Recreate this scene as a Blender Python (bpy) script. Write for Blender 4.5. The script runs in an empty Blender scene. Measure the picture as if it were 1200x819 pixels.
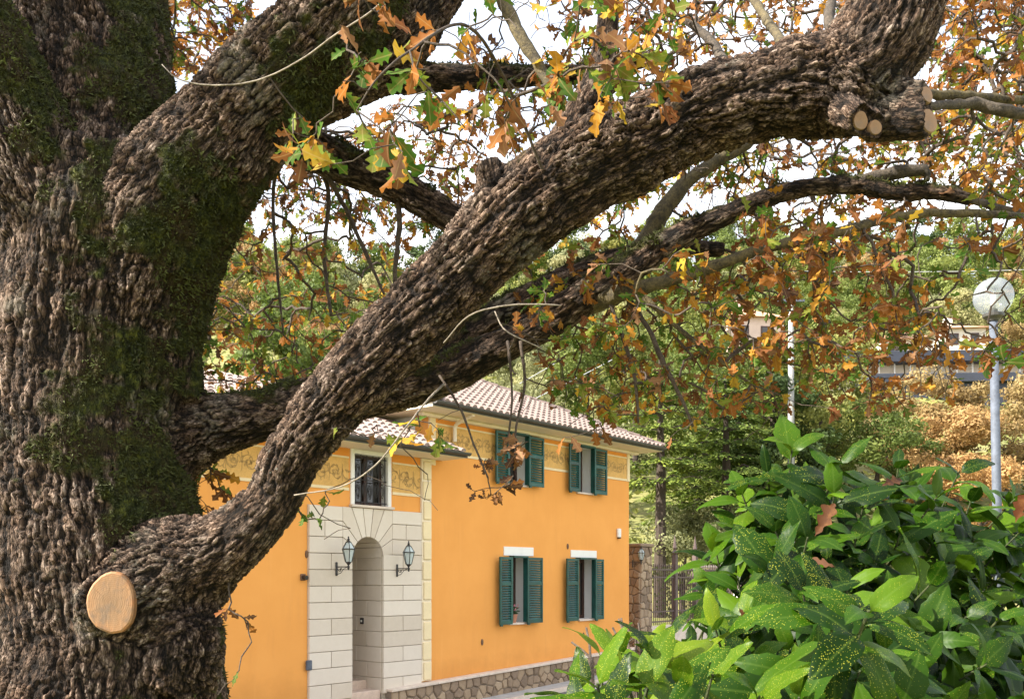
import bpy, bmesh, math, random
import numpy as np
from mathutils import Vector, Matrix

# ------------------------------------------------------------------ camera, light
SC = bpy.context.scene
COL = SC.collection
F = 1100.0            # focal length in photo pixels (photo 1200 wide)
HOR = 676.0           # horizon row of the photo
EYE = 1.6             # eye height above the ground under the oak
R = math.radians

cam = bpy.data.objects.new('camera', bpy.data.cameras.new('camera'))
COL.objects.link(cam)
cam.location = (0, 0, EYE)
cam.rotation_euler = (R(90), 0, 0)
cam.data.sensor_width = 36
cam.data.lens = 36 * F / 1200
cam.data.shift_y = (HOR - 409.5) / 1200
cam.data.clip_start = 0.05
cam.data.clip_end = 3000
SC.camera = cam

SUN_DIR = Vector((-0.78, -0.24, 0.58)).normalized()
sun = bpy.data.objects.new('sun', bpy.data.lights.new('sun', 'SUN'))
COL.objects.link(sun)
sun.data.energy = 5.0
sun.data.angle = R(0.6)
sun.data.color = (1.0, 0.93, 0.82)
sun.rotation_euler = SUN_DIR.to_track_quat('Z', 'Y').to_euler()
sun.location = SUN_DIR * 40

W = bpy.data.worlds.new('World')
SC.world = W
W.use_nodes = True
wt = W.node_tree
wt.nodes.clear()
wo = wt.nodes.new('ShaderNodeOutputWorld')
wb = wt.nodes.new('ShaderNodeBackground')
wb.inputs['Strength'].default_value = 0.15
sky = wt.nodes.new('ShaderNodeTexSky')
sky.sky_type = 'NISHITA'
sky.sun_disc = False
sky.sun_elevation = math.asin(SUN_DIR.z)
sky.sun_rotation = math.atan2(SUN_DIR.x, SUN_DIR.y)
sky.air_density = 1.0
sky.dust_density = 1.2
tc = wt.nodes.new('ShaderNodeTexCoord')
mp = wt.nodes.new('ShaderNodeMapping')
mp.inputs['Scale'].default_value = (1.5, 1.5, 4.0)
nz = wt.nodes.new('ShaderNodeTexNoise')
nz.inputs['Scale'].default_value = 1.7
nz.inputs['Detail'].default_value = 8
nz.inputs['Roughness'].default_value = 0.55
cr = wt.nodes.new('ShaderNodeValToRGB')
cr.color_ramp.elements[0].position = 0.38
cr.color_ramp.elements[1].position = 0.60
cr.color_ramp.elements[0].color = (0.5, 0.5, 0.5, 1)
mxw = wt.nodes.new('ShaderNodeMix')
mxw.data_type = 'RGBA'
mxw.inputs['B'].default_value = (4.9, 4.85, 4.9, 1)
nz2 = wt.nodes.new('ShaderNodeTexNoise')
nz2.inputs['Scale'].default_value = 3.1
nz2.inputs['Detail'].default_value = 7
cr2 = wt.nodes.new('ShaderNodeValToRGB')
cr2.color_ramp.elements[0].position = 0.36
cr2.color_ramp.elements[1].position = 0.62
cr2.color_ramp.elements[0].color = (2.9, 3.05, 3.4, 1)
cr2.color_ramp.elements[1].color = (6.1, 6.05, 6.05, 1)
wt.links.new(mp.outputs['Vector'], nz2.inputs['Vector'])
wt.links.new(nz2.outputs['Fac'], cr2.inputs['Fac'])
wt.links.new(cr2.outputs['Color'], mxw.inputs['B'])
wt.links.new(tc.outputs['Generated'], mp.inputs['Vector'])
wt.links.new(mp.outputs['Vector'], nz.inputs['Vector'])
wt.links.new(nz.outputs['Fac'], cr.inputs['Fac'])
wt.links.new(cr.outputs['Color'], mxw.inputs['Factor'])
wt.links.new(sky.outputs['Color'], mxw.inputs['A'])
wt.links.new(mxw.outputs['Result'], wb.inputs['Color'])
wt.links.new(wb.outputs['Background'], wo.inputs['Surface'])

SC.view_settings.view_transform = 'Standard'
SC.view_settings.look = 'None'
SC.view_settings.gamma = 1.0
SC.view_settings.use_curve_mapping = False
SC.view_settings.exposure = 1.60
SC.render.engine = 'CYCLES'
SC.cycles.max_bounces = 8
SC.cycles.transparent_max_bounces = 12

rnd = random.Random(7)
NR = np.random.default_rng(7)


def P(px, py, Y):
    return Vector(((px - 600) / F * Y, Y, EYE + (HOR - py) / F * Y))


# ------------------------------------------------------------------ scene helpers
def mesh_obj(name, V, Fc, mat=None, parent=None, smooth=False, uv=None, col=None):
    me = bpy.data.meshes.new(name)
    me.from_pydata([tuple(v) for v in V], [], [tuple(f) for f in Fc])
    if smooth:
        me.polygons.foreach_set('use_smooth', [True] * len(me.polygons))
    return link(name, me, mat, parent)


def np_mesh(name, V, Fc, smooth=False, attrs=None):
    """V (n,3) float, Fc (m,k) int, all faces with k corners"""
    V = np.ascontiguousarray(V, np.float32)
    Fc = np.ascontiguousarray(Fc, np.int32)
    me = bpy.data.meshes.new(name)
    me.vertices.add(len(V))
    me.vertices.foreach_set('co', V.ravel())
    k = Fc.shape[1]
    me.loops.add(Fc.size)
    me.loops.foreach_set('vertex_index', Fc.ravel())
    me.polygons.add(len(Fc))
    me.polygons.foreach_set('loop_start', np.arange(0, Fc.size, k, dtype=np.int32))
    me.polygons.foreach_set('loop_total', np.full(len(Fc), k, np.int32))
    if smooth:
        me.polygons.foreach_set('use_smooth', np.ones(len(Fc), bool))
    me.update(calc_edges=True)
    for an, (ty, arr) in (attrs or {}).items():
        a = me.attributes.new(an, ty, 'POINT')
        arr = np.ascontiguousarray(arr, np.float32)
        key = {'FLOAT': 'value', 'FLOAT_VECTOR': 'vector', 'FLOAT_COLOR': 'color'}[ty]
        a.data.foreach_set(key, arr.ravel())
    return me


def link(name, me, mat=None, parent=None):
    o = bpy.data.objects.new(name, me)
    COL.objects.link(o)
    if mat and not me.materials:
        me.materials.append(mat)
    if parent:
        o.parent = parent
    return o


def tag(o, label=None, cat=None, group=None, kind=None):
    if label: o['label'] = label
    if cat: o['category'] = cat
    if group: o['group'] = group
    if kind: o['kind'] = kind
    return o


def thing(name, label, cat, loc=(0, 0, 0), rz=0.0, group=None):
    o = bpy.data.objects.new(name, None)
    o.empty_display_size = 0.2
    COL.objects.link(o)
    o.location = loc
    o.rotation_euler = (0, 0, rz)
    return tag(o, label, cat, group)


class MB:
    def __init__(s):
        s.v, s.f = [], []

    def add(s, V, Fc):
        b = len(s.v)
        s.v += [tuple(p) for p in V]
        s.f += [tuple(i + b for i in f) for f in Fc]

    def box(s, x0, x1, y0, y1, z0, z1):
        s.add([(x0, y0, z0), (x1, y0, z0), (x1, y1, z0), (x0, y1, z0),
               (x0, y0, z1), (x1, y0, z1), (x1, y1, z1), (x0, y1, z1)],
              [(0, 3, 2, 1), (4, 5, 6, 7), (0, 1, 5, 4), (1, 2, 6, 5), (2, 3, 7, 6), (3, 0, 4, 7)])

    def hexa(s, b, t):
        """four bottom corners and four top corners (ccw from above)"""
        s.add(list(b) + list(t),
              [(0, 3, 2, 1), (4, 5, 6, 7), (0, 1, 5, 4), (1, 2, 6, 5), (2, 3, 7, 6), (3, 0, 4, 7)])

    def prism(s, poly, y0, y1):
        """polygon in (x,z), extruded along y"""
        n = len(poly)
        V = [(p[0], y0, p[1]) for p in poly] + [(p[0], y1, p[1]) for p in poly]
        Fc = [tuple(range(n)), tuple(range(2 * n - 1, n - 1, -1))]
        Fc += [(i, i + n, (i + 1) % n + n, (i + 1) % n) for i in range(n)]
        s.add(V, Fc)

    def tube(s, pts, rad, n=6, cap=True):
        pts = [Vector(p) for p in pts]
        if not hasattr(rad, '__len__'):
            rad = [rad] * len(pts)
        V, Fc = [], []
        t0 = (pts[1] - pts[0]).normalized()
        a = t0.orthogonal().normalized()
        for i, p in enumerate(pts):
            t = (pts[min(i + 1, len(pts) - 1)] - pts[max(i - 1, 0)])
            t = t.normalized() if t.length > 1e-9 else t0
            a = (a - t * a.dot(t))
            a = a.normalized() if a.length > 1e-6 else t.orthogonal().normalized()
            b = t.cross(a)
            for k in range(n):
                th = 2 * math.pi * k / n
                V.append(p + (a * math.cos(th) + b * math.sin(th)) * rad[i])
        for i in range(len(pts) - 1):
            for k in range(n):
                k2 = (k + 1) % n
                Fc.append((i * n + k, i * n + k2, (i + 1) * n + k2, (i + 1) * n + k))
        if cap:
            Fc.append(tuple(range(n - 1, -1, -1)))
            Fc.append(tuple(range((len(pts) - 1) * n, len(pts) * n)))
        s.add(V, Fc)

    def lathe(s, prof, c=(0, 0, 0), n=16):
        """profile of (r, z)"""
        V, Fc = [], []
        for r, z in prof:
            for k in range(n):
                th = 2 * math.pi * k / n
                V.append((c[0] + r * math.cos(th), c[1] + r * math.sin(th), c[2] + z))
        for i in range(len(prof) - 1):
            for k in range(n):
                k2 = (k + 1) % n
                Fc.append((i * n + k, i * n + k2, (i + 1) * n + k2, (i + 1) * n + k))
        Fc.append(tuple(range(n - 1, -1, -1)))
        Fc.append(tuple(range((len(prof) - 1) * n, len(prof) * n)))
        s.add(V, Fc)

    def build(s, name, mat, parent=None, bevel=0.0, smooth=False, seg=1):
        me = bpy.data.meshes.new(name)
        me.from_pydata(s.v, [], s.f)
        if bevel > 0:
            bm = bmesh.new()
            bm.from_mesh(me)
            ed = [e for e in bm.edges if len(e.link_faces) == 2 and e.calc_face_angle(0) > 0.5]
            bmesh.ops.bevel(bm, geom=ed, offset=bevel, segments=seg, affect='EDGES', clamp_overlap=True)
            bm.to_mesh(me)
            bm.free()
        if smooth:
            me.polygons.foreach_set('use_smooth', [True] * len(me.polygons))
        return link(name, me, mat, parent)


# ------------------------------------------------------------------ numpy noise
def _h(ix, iy, iz, s):
    h = (ix.astype(np.uint32) * np.uint32(374761393) + iy.astype(np.uint32) * np.uint32(668265263)
         + iz.astype(np.uint32) * np.uint32(2147483647) + np.uint32(s * 1274126177 & 0xffffffff))
    h = (h ^ (h >> np.uint32(13))) * np.uint32(1274126177)
    h = (h ^ (h >> np.uint32(16))) * np.uint32(2246822519)
    h = h ^ (h >> np.uint32(13))
    return (h & np.uint32(0xffffff)).astype(np.float32) / np.float32(0xffffff)


def vn(p, s=1):
    """value noise in -1..1"""
    p = np.asarray(p, np.float32)
    i = np.floor(p).astype(np.int64)
    f = p - i
    f = f * f * (3 - 2 * f)
    o = 0
    for dx in (0, 1):
        wx = f[:, 0] if dx else 1 - f[:, 0]
        for dy in (0, 1):
            wy = f[:, 1] if dy else 1 - f[:, 1]
            for dz in (0, 1):
                wz = f[:, 2] if dz else 1 - f[:, 2]
                o = o + wx * wy * wz * _h(i[:, 0] + dx, i[:, 1] + dy, i[:, 2] + dz, s)
    return o * 2 - 1


def fbm(p, s=1, o=3):
    a, t, k = 1.0, 0, 0
    p = np.asarray(p, np.float32)
    for j in range(o):
        t = t + a * vn(p * (2 ** j) + 17.3 * j, s + j)
        k += a
        a *= 0.5
    return t / k


def cells(p, s=1):
    p = np.asarray(p, np.float32)
    i = np.floor(p).astype(np.int64)
    f = p - i
    n = len(p)
    f1 = np.full(n, 9, np.float32)
    f2 = np.full(n, 9, np.float32)
    cid = np.zeros(n, np.float32)
    for dx in (-1, 0, 1):
        for dy in (-1, 0, 1):
            for dz in (-1, 0, 1):
                a, b, c = i[:, 0] + dx, i[:, 1] + dy, i[:, 2] + dz
                ox = dx + _h(a, b, c, s) - f[:, 0]
                oy = dy + _h(a, b, c, s + 5) - f[:, 1]
                oz = dz + _h(a, b, c, s + 9) - f[:, 2]
                d = np.sqrt(ox * ox + oy * oy + oz * oz)
                m = d < f1
                f2 = np.where(m, f1, np.minimum(f2, d))
                cid = np.where(m, _h(a, b, c, s + 13), cid)
                f1 = np.where(m, d, f1)
    return f1, f2, cid


def sstep(a, b, x):
    t = np.clip((x - a) / (b - a), 0, 1)
    return t * t * (3 - 2 * t)


# ------------------------------------------------------------------ materials
class NT:
    def __init__(s, name):
        s.m = bpy.data.materials.new(name)
        s.m.use_nodes = True
        s.t = s.m.node_tree
        s.t.nodes.clear()
        s.out = s.n('ShaderNodeOutputMaterial')
        s.b = s.n('ShaderNodeBsdfPrincipled')
        s.l(s.b.outputs[0], s.out.inputs['Surface'])

    def n(s, ty, **kw):
        nd = s.t.nodes.new(ty)
        for k, v in kw.items():
            if k in nd.inputs:
                nd.inputs[k].default_value = v
            else:
                setattr(nd, k, v)
        return nd

    def l(s, a, b):
        s.t.links.new(a, b)

    def attr(s, name):
        return s.n('ShaderNodeAttribute', attribute_name=name)

    def noise(s, vec, scale, detail=4, rough=0.55):
        nd = s.n('ShaderNodeTexNoise')
        nd.inputs['Scale'].default_value = scale
        nd.inputs['Detail'].default_value = detail
        nd.inputs['Roughness'].default_value = rough
        if vec is not None:
            s.l(vec, nd.inputs['Vector'])
        return nd.outputs['Fac']

    def ramp(s, fac, stops):
        nd = s.n('ShaderNodeValToRGB')
        e = nd.color_ramp.elements
        while len(e) > 1:
            e.remove(e[-1])
        for i, (p, c) in enumerate(stops):
            el = e[0] if i == 0 else e.new(p)
            el.position = p
            if not hasattr(c, '__len__'):
                c = (c, c, c)
            el.color = (*c, 1)
        s.l(fac, nd.inputs['Fac'])
        return nd.outputs['Color']

    def mix(s, fac, a, b, mode='MIX'):
        nd = s.n('ShaderNodeMix', data_type='RGBA', blend_type=mode)
        for v, k in ((fac, 'Factor'), (a, 'A'), (b, 'B')):
            if isinstance(v, (int, float)):
                nd.inputs[k].default_value = v
            elif isinstance(v, tuple):
                nd.inputs[k].default_value = (*v, 1)
            else:
                s.l(v, nd.inputs[k])
        return nd.outputs['Result']

    def math(s, op, a, b=0.0):
        nd = s.n('ShaderNodeMath', operation=op)
        for i, v in enumerate((a, b)):
            if isinstance(v, (int, float)):
                nd.inputs[i].default_value = v
            else:
                s.l(v, nd.inputs[i])
        return nd.outputs[0]

    def bump(s, h, strength=0.3, dist=0.02, prev=None):
        nd = s.n('ShaderNodeBump')
        nd.inputs['Strength'].default_value = strength
        nd.inputs['Distance'].default_value = dist
        s.l(h, nd.inputs['Height'])
        if prev is not None:
            s.l(prev, nd.inputs['Normal'])
        return nd.outputs['Normal']

    def col(s, c):
        if isinstance(c, tuple):
            s.b.inputs['Base Color'].default_value = (*c, 1)
        else:
            s.l(c, s.b.inputs['Base Color'])

    def rough(s, v):
        if isinstance(v, (int, float)):
            s.b.inputs['Roughness'].default_value = v
        else:
            s.l(v, s.b.inputs['Roughness'])

    def obj(s):
        return s.n('ShaderNodeTexCoord').outputs['Object']

    def scaled(s, vec, sc):
        nd = s.n('ShaderNodeMapping')
        nd.inputs['Scale'].default_value = sc
        s.l(vec, nd.inputs['Vector'])
        return nd.outputs['Vector']


def simple(name, c, rough=0.6, var=0.12, scale=6.0, bump=0.0, bdist=0.01, metal=0.0, rand=0.0, spec=0.5, fine=40.0):
    t = NT(name)
    o = t.obj()
    n1 = t.noise(o, scale, 5)
    n2 = t.noise(o, fine, 3)
    v = t.math('ADD', t.math('MULTIPLY', n1, 1.3), t.math('MULTIPLY', n2, 0.7))
    lo = tuple(max(0, x * (1 - var * 1.6)) for x in c)
    hi = tuple(min(1, x * (1 + var * 1.6)) for x in c)
    cc = t.ramp(t.math('MULTIPLY', v, 0.5), [(0.3, lo), (0.7, hi)])
    if rand > 0:
        ri = t.n('ShaderNodeObjectInfo').outputs['Random']
        cc = t.mix(1.0, cc, t.ramp(ri, [(0, 1 - rand), (1, 1 + rand * 0.6)]), 'MULTIPLY')
    t.col(cc)
    t.rough(rough)
    t.b.inputs['Metallic'].default_value = metal
    t.b.inputs['Specular IOR Level'].default_value = spec
    if bump > 0:
        t.l(t.bump(v, bump, bdist), t.b.inputs['Normal'])
    return t.m


def translucent(t, color_socket, amt):
    tr = t.n('ShaderNodeBsdfTranslucent')
    t.l(color_socket, tr.inputs['Color'])
    ms = t.n('ShaderNodeMixShader')
    ms.inputs[0].default_value = amt
    t.l(t.b.outputs[0], ms.inputs[1])
    t.l(tr.outputs[0], ms.inputs[2])
    t.l(ms.outputs[0], t.out.inputs['Surface'])


def m_bark():
    t = NT('oak_bark')
    bk = t.attr('bk').outputs['Vector']
    rg = t.attr('ridge').outputs['Fac']
    ms = t.attr('moss').outputs['Fac']
    o = t.obj()
    n1 = t.noise(o, 9, 5)
    n2 = t.noise(bk, 2.2, 6, 0.7)
    dn = t.n('ShaderNodeTexNoise')
    dn.inputs['Scale'].default_value = 1.3
    dn.inputs['Detail'].default_value = 4
    t.l(bk, dn.inputs['Vector'])
    dv = t.n('ShaderNodeVectorMath', operation='MULTIPLY_ADD')
    t.l(dn.outputs['Color'], dv.inputs[0])
    dv.inputs[1].default_value = (1.3, 1.3, .8)
    t.l(bk, dv.inputs[2])
    fv = t.n('ShaderNodeTexVoronoi')
    fv.inputs['Scale'].default_value = 1.5
    t.l(dv.outputs[0], fv.inputs['Vector'])
    fe = t.n('ShaderNodeTexVoronoi', feature='DISTANCE_TO_EDGE')
    fe.inputs['Scale'].default_value = 1.5
    t.l(dv.outputs[0], fe.inputs['Vector'])
    sc = t.n('ShaderNodeSeparateColor')
    t.l(fv.outputs['Color'], sc.inputs[0])
    crack = t.ramp(fe.outputs['Distance'], [(0.0, 0.0), (0.16, 1.0)])
    v = t.math('ADD', t.math('MULTIPLY', rg, 0.62), t.math('MULTIPLY', n2, 0.24))
    v = t.math('ADD', v, t.math('MULTIPLY', t.math('SUBTRACT', sc.outputs[0], 0.5), 0.26))
    v = t.math('ADD', v, t.math('MULTIPLY', t.math('SUBTRACT', crack, 0.75), 0.24))
    v = t.math('ADD', v, t.math('MULTIPLY', t.math('SUBTRACT', t.noise(o, 2.6, 4), 0.5), 0.35))
    c = t.ramp(v, [(0.12, (0.006, 0.0042, 0.003)), (0.32, (0.028, 0.019, 0.013)), (0.52, (0.080, 0.056, 0.041)), (0.72, (0.165, 0.124, 0.098)), (0.92, (0.36, 0.295, 0.25))])
    warm = t.mix(t.ramp(n1, [(0.4, 0.0), (0.65, 1.0)]), (1.02, 0.97, 0.93), (1.12, 0.94, 0.80))
    c = t.mix(1.0, c, warm, 'MULTIPLY')
    lp_ = t.math('MULTIPLY', t.ramp(t.noise(o, 2.3, 6, 0.6), [(0.56, 0.0), (0.68, 0.6)]), t.ramp(rg, [(0.25, 0.0), (0.65, 1.0)]))
    c = t.mix(lp_, c, (0.25, 0.235, 0.185))
    # pale lichen flecks
    vo = t.n('ShaderNodeTexVoronoi')
    vo.inputs['Scale'].default_value = 26
    t.l(o, vo.inputs['Vector'])
    fl = t.math('MULTIPLY', t.ramp(vo.outputs['Distance'], [(0.10, 1.0), (0.20, 0.0)]), t.ramp(t.noise(o, 5, 3), [(0.5, 0.0), (0.6, 1.0)]))
    fl = t.math('MULTIPLY', fl, t.ramp(rg, [(0.3, 0.0), (0.7, 0.55)]))
    c = t.mix(fl, c, (0.38, 0.37, 0.32))
    mc = t.ramp(t.noise(o, 22, 6, 0.7), [(0.3, (0.009, 0.012, 0.002)), (0.5, (0.032, 0.040, 0.006)), (0.72, (0.13, 0.135, 0.019))])
    brown = t.ramp(t.noise(o, 5, 4), [(0.42, 0.0), (0.6, 0.75)])
    mc = t.mix(brown, mc, (0.036, 0.019, 0.008))
    c = t.mix(ms, c, mc)
    t.col(c)
    t.rough(0.88)
    t.b.inputs['Specular IOR Level'].default_value = 0.25
    vb = t.n('ShaderNodeTexVoronoi', feature='DISTANCE_TO_EDGE')
    vb.inputs['Scale'].default_value = 1.9
    t.l(bk, vb.inputs['Vector'])
    hb = t.math('ADD', t.math('MULTIPLY', crack, t.math('ADD', t.math('MULTIPLY', sc.outputs[1], 0.8), 0.4)), n2)
    b1 = t.bump(hb, 1.0, 0.013)
    b2 = t.bump(t.noise(o, 120, 4, 0.7), 0.5, 0.004, b1)
    t.l(b2, t.b.inputs['Normal'])
    return t.m


def m_thinbark(name, c, c2, stretch=True):
    t = NT(name)
    o = t.obj()
    n1 = t.noise(o, 18, 5, 0.65)
    n2 = t.noise(o, 85, 4, 0.75)
    v = t.math('ADD', t.math('MULTIPLY', n1, 0.5), t.math('MULTIPLY', n2, 0.5))
    t.col(t.ramp(v, [(0.40, c), (0.60, c2)]))
    t.rough(0.85)
    t.l(t.bump(v, 0.9, 0.02), t.b.inputs['Normal'])
    return t.m


def m_leaf(name, tr=0.38, rough=0.7):
    t = NT(name)
    c = t.attr('lc').outputs['Color']
    lu = t.attr('luv').outputs['Vector']
    sep = t.n('ShaderNodeSeparateXYZ')
    t.l(lu, sep.inputs[0])
    n = t.noise(lu, 3.5, 4, 0.6)
    # warm blotches and brown edges as dry oak leaves have
    cc = t.mix(t.ramp(n, [(0.48, 0.0), (0.72, 0.55)]), c, (0.20, 0.085, 0.025))
    ve = t.math('ABSOLUTE', sep.outputs[0])
    vein = t.ramp(ve, [(0.0, 1.0), (0.028, 0.0)])
    cc = t.mix(t.math('MULTIPLY', vein, 0.35), cc, (0.5, 0.36, 0.16))
    t.col(cc)
    t.rough(rough)
    t.b.inputs['Specular IOR Level'].default_value = 0.18
    t.l(t.bump(n, 0.35, 0.004), t.b.inputs['Normal'])
    translucent(t, cc, tr)
    return t.m


def m_laurel():
    t = NT('laurel_leaf')
    c = t.attr('lc').outputs['Color']
    lu = t.attr('luv').outputs['Vector']
    sep = t.n('ShaderNodeSeparateXYZ')
    t.l(lu, sep.inputs[0])
    vo = t.n('ShaderNodeTexVoronoi')
    vo.inputs['Scale'].default_value = 40
    vo.inputs['Randomness'].default_value = 1.0
    t.l(lu, vo.inputs['Vector'])
    nn = t.noise(lu, 6, 3)
    dens = t.attr('spot').outputs['Fac']
    thr = t.math('MULTIPLY', t.ramp(nn, [(0.3, 0.10), (0.7, 0.25)]), dens)
    d = t.math('SUBTRACT', thr, vo.outputs['Distance'])
    sp = t.ramp(t.math('ADD', t.math('MULTIPLY', d, 6.0), 0.5), [(0.35, 0.0), (0.65, 1.0)])
    cc = t.mix(t.math('MULTIPLY', sp, 0.85), c, (0.30, 0.31, 0.035))
    ve = t.math('ABSOLUTE', sep.outputs[0])
    vein = t.ramp(ve, [(0.0, 1.0), (0.022, 0.0)])
    cc = t.mix(t.math('MULTIPLY', vein, 0.30), cc, (0.11, 0.18, 0.03))
    t.col(cc)
    t.rough(t.ramp(t.noise(lu, 4, 3), [(0.3, 0.34), (0.7, 0.50)]))
    t.b.inputs['Specular IOR Level'].default_value = 0.14
    side = t.n('ShaderNodeTexWave')
    side.inputs['Scale'].default_value = 3.2
    side.inputs['Distortion'].default_value = 0.6
    cmb = t.n('ShaderNodeCombineXYZ')
    t.l(t.math('SUBTRACT', sep.outputs[1], t.math('MULTIPLY', ve, 0.9)), cmb.inputs[0])
    t.l(cmb.outputs[0], side.inputs['Vector'])
    t.l(t.bump(side.outputs['Fac'], 0.045, 0.003), t.b.inputs['Normal'])
    translucent(t, cc, 0.32)
    return t.m


def m_foliage(name, stops, tr=0.4):
    """far crowns: each clump face takes its tone from its own attribute"""
    t = NT(name)
    c = t.attr('lc').outputs['Color']
    ri = t.n('ShaderNodeObjectInfo').outputs['Random']
    g = t.ramp(t.attr('tone').outputs['Fac'], stops)
    g = t.mix(1.0, g, t.ramp(ri, [(0, (0.75, 0.8, 0.75)), (0.5, (1.0, 1.0, 1.0)), (1, (1.25, 1.12, 1.0))]), 'MULTIPLY')
    t.col(g)
    t.rough(0.6)
    t.b.inputs['Specular IOR Level'].default_value = 0.3
    translucent(t, g, tr)
    return t.m


def m_wood_cut():
    t = NT('sawn_wood')
    o = t.obj()
    wv = t.n('ShaderNodeTexWave', wave_type='RINGS', rings_direction='Y')
    wv.inputs['Scale'].default_value = 34
    wv.inputs['Distortion'].default_value = 2.0
    wv.inputs['Detail'].default_value = 4
    wv.inputs['Detail Scale'].default_value = 1.2
    t.l(o, wv.inputs['Vector'])
    ln = t.n('ShaderNodeVectorMath', operation='LENGTH')
    t.l(t.scaled(o, (1.0, 0.0, 0.76)), ln.inputs[0])
    rad = t.math('DIVIDE', ln.outputs['Value'], 0.128)
    heart = t.math('ADD', rad, t.math('MULTIPLY', t.math('SUBTRACT', t.noise(o, 14, 4), 0.5), 0.9))
    c = t.ramp(heart, [(0.0, (0.23, 0.13, 0.062)), (0.4, (0.31, 0.175, 0.085)), (0.75, (0.37, 0.19, 0.082)), (0.90, (0.36, 0.145, 0.045)), (1.0, (0.17, 0.06, 0.022))])
    c = t.mix(t.math('MULTIPLY', wv.outputs['Fac'], 0.30), c, (0.19, 0.105, 0.05))
    st = t.noise(t.scaled(o, (70, 70, 22)), 1.0, 5, 0.7)
    c = t.mix(t.ramp(st, [(0.42, 0.0), (0.70, 0.55)]), c, (0.24, 0.15, 0.08))
    c = t.mix(t.ramp(t.noise(o, 11, 5), [(0.50, 0.0), (0.64, 0.65)]), c, (0.15, 0.108, 0.075))
    sx = t.n('ShaderNodeSeparateXYZ')
    t.l(o, sx.inputs[0])
    an = t.math('ARCTAN2', sx.outputs[0], sx.outputs[2])
    cv = t.n('ShaderNodeCombineXYZ')
    t.l(t.math('MULTIPLY', an, 2.4), cv.inputs[0])
    t.l(t.math('MULTIPLY', rad, 0.35), cv.inputs[1])
    ck = t.ramp(t.noise(cv.outputs[0], 3.0, 3, 0.6), [(0.60, 0.0), (0.66, 0.75)])
    ck = t.math('MULTIPLY', ck, t.ramp(rad, [(0.15, 0.0), (0.4, 1.0), (0.85, 0.5)]))
    c = t.mix(ck, c, (0.14, 0.075, 0.035))
    t.col(c)
    t.rough(0.7)
    t.l(t.bump(st, 0.5, 0.004, t.bump(wv.outputs['Fac'], 0.12, 0.002)), t.b.inputs['Normal'])
    return t.m


def m_plaster(name, c, c2, stain=(0.5, 0.28, 0.1)):
    t = NT(name)
    o = t.obj()
    n1 = t.noise(o, 0.9, 6, 0.6)
    n2 = t.noise(t.scaled(o, (3.0, 3.0, 0.45)), 1.6, 5, 0.6)
    n3 = t.noise(o, 130, 3)
    cc = t.mix(t.ramp(n1, [(0.35, 0.0), (0.68, 1.0)]), c, c2)
    cc = t.mix(t.ramp(n2, [(0.56, 0.0), (0.78, 0.30)]), cc, stain)
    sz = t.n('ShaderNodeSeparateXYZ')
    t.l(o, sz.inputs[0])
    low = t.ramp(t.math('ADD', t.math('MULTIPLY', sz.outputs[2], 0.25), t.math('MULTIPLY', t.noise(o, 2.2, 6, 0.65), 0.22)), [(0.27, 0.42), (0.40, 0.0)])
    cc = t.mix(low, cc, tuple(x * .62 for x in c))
    st2 = t.noise(t.scaled(o, (7.0, 7.0, 0.35)), 1.3, 4, 0.5)
    cc = t.mix(t.ramp(st2, [(0.60, 0.0), (0.75, 0.22)]), cc, tuple(min(.85, x * 1.15 + .04) for x in c))
    cc = t.mix(t.ramp(n3, [(0.3, 0.06), (0.6, 0.0)]), cc, (0.3, 0.2, 0.1))
    t.col(cc)
    t.rough(0.9)
    t.b.inputs['Specular IOR Level'].default_value = 0.2
    t.l(t.bump(t.math('ADD', n3, n1), 0.22, 0.006), t.b.inputs['Normal'])
    return t.m


def m_stone(name, stops, bump=0.5):
    t = NT(name)
    o = t.obj()
    ri = t.n('ShaderNodeObjectInfo').outputs['Random']
    n1 = t.noise(o, 7, 6, 0.65)
    n2 = t.noise(o, 45, 4, 0.6)
    v = t.math('ADD', t.math('MULTIPLY', ri, 0.55), t.math('ADD', t.math('MULTIPLY', n1, 0.4), t.math('MULTIPLY', n2, 0.2)))
    v = t.math('SUBTRACT', v, 0.05)
    t.col(t.ramp(v, stops))
    t.rough(0.88)
    t.l(t.bump(t.math('ADD', n1, n2), bump, 0.02), t.b.inputs['Normal'])
    return t.m


M = {}
M['bark'] = m_bark()
M['branch'] = m_thinbark('branch_bark', (0.022, 0.017, 0.012), (0.11, 0.085, 0.06))
M['branch_gold'] = m_thinbark('lichen_branch_bark', (0.03, 0.023, 0.013), (0.15, 0.115, 0.05))
M['twig'] = m_thinbark('twig_bark', (0.035, 0.024, 0.018), (0.11, 0.08, 0.055))
M['twig_pale'] = m_thinbark('pale_twig_bark', (0.14, 0.11, 0.08), (0.30, 0.255, 0.20))
M['oak_leaf'] = m_leaf('oak_leaf', 0.42)
M['dry_leaf'] = m_leaf('dry_leaf', 0.2)
M['laurel'] = m_laurel()
M['laurel_stem'] = m_thinbark('laurel_stem', (0.025, 0.035, 0.012), (0.075, 0.09, 0.025))
M['moss'] = simple('moss', (0.045, 0.052, 0.009), 0.95, 0.5, 5)
M['cut'] = m_wood_cut()
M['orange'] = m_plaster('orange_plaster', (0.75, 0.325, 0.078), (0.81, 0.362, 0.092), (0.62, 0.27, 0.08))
M['orange_deep'] = m_plaster('deep_orange_plaster', (0.72, 0.27, 0.045), (0.78, 0.31, 0.06))
M['white_plaster'] = m_plaster('white_plaster', (0.78, 0.76, 0.72), (0.82, 0.80, 0.77), (0.6, 0.56, 0.5))
M['ashlar'] = m_stone('ashlar', [(0.1, (0.52, 0.44, 0.345)), (0.45, (0.61, 0.525, 0.43)), (0.85, (0.68, 0.60, 0.505))], 0.12)
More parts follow.
